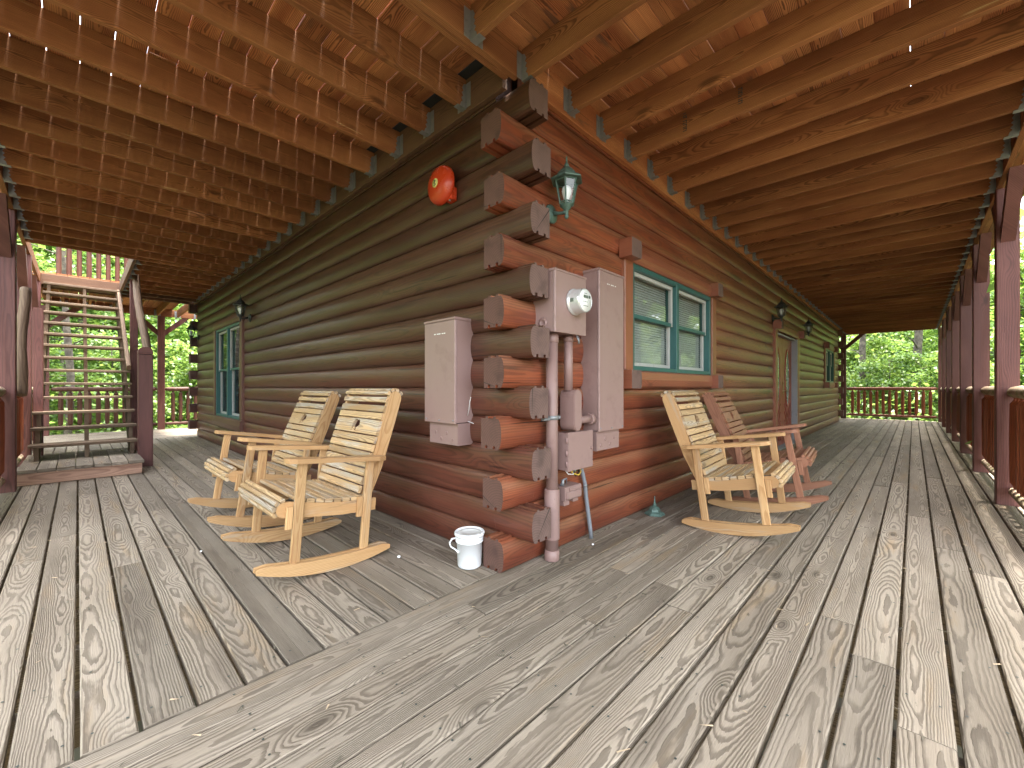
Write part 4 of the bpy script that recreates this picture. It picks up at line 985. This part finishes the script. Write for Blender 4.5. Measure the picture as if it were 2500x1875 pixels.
# ------------------------------------------------------------------ trees
def leaf(m, p, n, size, r, mi=0):
    n = n.normalized(); a = n.orthogonal().normalized(); a = (Matrix.Rotation(rng.random() * 6.28, 3, n) @ a); b = n.cross(a); k = len(m.v)
    w = size * rng.uniform(.34, .5)
    for q in (-a * size * .5, b * w, a * size * .5, -b * w): m.v.append(tuple(p + q + n * (0 if q.dot(a) else size * .06)))
    m.face((k, k + 1, k + 2, k + 3), ((0, 0),) * 4, r, mi)
def tree_mesh(seed, h, spread, lsize, nleaf, low):
    rr = random.Random(seed); tr = MB(); cr = MB()
    pts = []; x = y = 0.0
    for i in range(9):
        z = h * i / 8; pts.append((x, y, z)); x += rr.uniform(-.12, .12); y += rr.uniform(-.12, .12)
    r0 = .0105 * h
    tr.tube(pts, [r0 * (1 - .09 * i) * (1.25 if i == 0 else 1) for i in range(9)], 10)
    clumps = []
    nl = 26
    for k in range(nl):
        f = low + (1 - low) * (k + rr.random()) / nl; base = Vector(pts[min(8, int(f * 8))]); base.z = h * f
        a = rr.random() * 6.28; L = spread * (1.1 - .75 * max(0, f - .35)) * rr.uniform(.55, 1.1)
        d = Vector((math.cos(a), math.sin(a), rr.uniform(-.05, .45))); e = base + d * L; mid_ = base + d * L * .5 + Vector((0, 0, .12 * L))
        tr.tube([base, mid_, e - Vector((0, 0, .1 * L))], [r0 * .32, r0 * .18, r0 * .06], 6)
        for q in range(5):
            f2 = rr.uniform(.35, 1.05); c = base.lerp(e, f2) + Vector((rr.gauss(0, .28), rr.gauss(0, .28), rr.gauss(0, .14))) * spread * .35; clumps.append((c, rr.uniform(.30, .62) * spread * .42))
            if rr.random() < .5: tr.tube([base.lerp(e, f2 * .7), c], [r0 * .10, r0 * .03], 5)
    for i in range(nleaf):
        c, rad = rr.choice(clumps); v = Vector((rr.gauss(0, .5), rr.gauss(0, .5), rr.gauss(0, .20))) * rad * 1.5
        n = Vector((rr.gauss(0, .75) + v.x * .5, rr.gauss(0, .75) + v.y * .5, 1)); leaf(cr, c + v, n, lsize * rr.uniform(.6, 1.3), rr.random())
    return tr, cr
KINDS = [(11, 7.0, 2.6, .17, 11000, .04, 'leaf'), (12, 8.5, 2.3, .14, 11000, .05, 'leaf2'), (13, 6.0, 2.4, .16, 10000, .03, 'leaf3'), (14, 12.0, 2.8, .20, 8000, .22, 'leaf')]
protos = []
def tree(kind, x, y, s, rz, label, gz=-1.75):
    if kind >= len(protos) or protos[kind] is None:
        seed, h, sp, ls, n, low, mat = KINDS[kind]; t = thing('tree', label, 'tree', (0, 0, 0), 0, 'trees around the porch')
        a, b = tree_mesh(seed, h, sp, ls, n, low); a.build('trunk', 'bark', t, True); b.build('crown', mat, t, True, False)
        while len(protos) <= kind: protos.append(None)
        protos[kind] = t
    else:
        t = dup(protos[kind]); t['label'] = label
    t.location = (x, y, gz); t.rotation_euler = (0, 0, rz); t.scale = (s, s, s); return t
SPOTS = []
def plant_trees():
    rr = random.Random(21)
    kn = ['broad bright green tree', 'slender dark green tree', 'low pale green tree', 'tall green tree']
    # beyond the far end of the right porch
    A = [(2, 20.8, -3.1, .62), (0, 21.6, -1.1, .56), (2, 21.0, 1.4, .62), (0, 24.5, -2.6, .82), (2, 24.6, .2, .86), (1, 28.0, -1.2, 1.1), (2, 28.5, 1.8, 1.15), (3, 36, -1.0, 1.1), (0, 27.0, 4.4, 1.0), (0, 29, -5.0, 1.25)]
    A += [(2, 7.6, -6.6, .8), (0, 11.0, -7.0, .8), (2, 14.2, -6.8, .8), (1, 17.4, -6.6, .75), (0, 9.2, -10.5, 1.15), (1, 14.0, -11.0, 1.2), (1, 5.0, -6.6, 1.05), (0, 20.0, -9, 1.1), (3, 6.6, -9.0, 1.0), (1, 8.0, -5.9, 1.1), (3, 10.4, -8.6, 1.0), (3, 3.2, -8.4, 1.0)]
    A += [(2, -1.0, 16.0, .66), (0, -3.4, 16.2, .62), (2, .9, 17.2, .7), (1, -2.2, 19.0, .85), (0, -5.4, 18.0, .8), (2, 2.8, 16.6, .7), (0, 1.0, 20.5, 1.0), (2, -6.6, 14.8, .8), (3, -4.2, 24, 1.0), (0, -.6, 23.5, 1.2), (3, -1.6, 22.6, 1.05), (3, 1.8, 25, 1.1)]
    A += [(2, -6.4, 6.0, .8), (0, -7.4, 9.5, 1.0), (2, -6.4, 12.2, .85), (3, -11.5, 8.0, 1.0), (0, -8.0, 3.0, 1.0), (2, -7.0, 1.0, .9)]
    where = ['behind the far end railing'] * 10 + ['past the right posts'] * 12 + ['beyond the staircase'] * 12 + ['past the left railing'] * 6
    def across(p):          # how far to the right of the view a tree stands
        a, b = p[1] + 1.78, p[2] + 1.69; return (a * math.sin(AZ) - b * math.cos(AZ)) / (a * math.cos(AZ) + b * math.sin(AZ))
    nth = 'first second third fourth fifth sixth seventh eighth ninth tenth eleventh twelfth'.split()
    for i, ((k, x, y, sc), w) in enumerate(zip(A, where)):
        row = sorted((across(A[q]), q) for q in range(len(A)) if where[q] == w); n = [q for _, q in row].index(i)
        tree(k, x + rr.uniform(-.3, .3), y + rr.uniform(-.3, .3), sc * rr.uniform(.95, 1.05), rr.random() * 6.28, '%s, %s from the left among the trees %s' % (kn[k], nth[n], w))
plant_trees()
def trunk_only(x, y, h, r, label):
    t = thing('tree', label, 'tree', (x, y, -1.9), 0, 'bare trunks behind the foliage'); m = MB(); pts = []; a = b = 0.0
    for i in range(12):
        pts.append((x + a, y + b, -1.9 + h * i / 11)); a += rng.uniform(-.05, .05); b += rng.uniform(-.05, .05)
    m.tube(pts, [r * (1 - .05 * i) * rng.uniform(.95, 1.05) for i in range(12)], 12); m.build('trunk', 'bark', t)
    br = MB()
    for k in range(9):
        p = Vector(pts[2 + k]); an = rng.random() * 6.28; L = rng.uniform(.8, 2.0); d = Vector((math.cos(an), math.sin(an), rng.uniform(-.1, .5)))
        br.tube([p, p + d * L * .5, p + d * L + Vector((0, 0, -.2))], [r * .2, r * .12, r * .04], 5)
    br.build('branches', 'bark', t)
    
    cr = MB()
    for k in range(900):
        p = Vector(pts[rng.randint(7, 11)]) + Vector((rng.gauss(0, 1.1), rng.gauss(0, 1.1), rng.gauss(1.0, .9))); leaf(cr, p, Vector((rng.gauss(0, .5), rng.gauss(0, .5), 1)), .2, rng.random())
    cr.build('crown', 'leaf3', t, fixn=False)
trunk_only(22.4, -.15, 10, .15, 'straight grey tree trunk behind the far end railing, the left one of two')
trunk_only(22.0, -1.75, 10, .17, 'darker grey tree trunk behind the far end railing, close to the corner post')
trunk_only(-1.95, 15.2, 9, .10, 'thin grey tree trunk seen through the stair treads')
def stuff(name, mat, spots, seed, ls):
    rr = random.Random(seed); m = MB()
    for (x, y, z, rx, ry, rz, n) in spots:
        for i in range(n):
            p = Vector((x + rr.gauss(0, rx), y + rr.gauss(0, ry), z + abs(rr.gauss(0, rz)))); leaf(m, p, Vector((rr.gauss(0, .6), rr.gauss(0, .6), 1)), ls * rr.uniform(.6, 1.4), rr.random())
    tag(m.build(name, mat, fixn=False), kind='stuff')
und = []
rr = random.Random(4)
for i in range(26):
    f = i / 25
    und.append((rr.uniform(4, 26), rr.uniform(-10, -6), -1.8, .9, .8, .9, 260))
for i in range(30): und.append((rr.uniform(18.5, 27), rr.uniform(-5, 5), -1.8, .9, .9, 1.2, 300))
for i in range(34): und.append((rr.uniform(-7, 4), rr.uniform(13.8, 20), -1.8, .9, .9, 1.1, 300))
for i in range(14): und.append((rr.uniform(-9, -6.0), rr.uniform(-2, 13), -1.8, .8, .9, 1.0, 240))
stuff('undergrowth', 'leaf', und, 9, .17)
far = []
for i in range(90):
    a = R(-75 + 225 * i / 89) + rr.uniform(-.03, .03); d = rr.uniform(36, 48)
    d -= 8 if i % 2 else 0
    far.append((6 + d * math.cos(a), 4 + d * math.sin(a), -1.5, 2.4, 2.4, 6.5, 900))
stuff('forest', 'leaf', far, 10, .75)
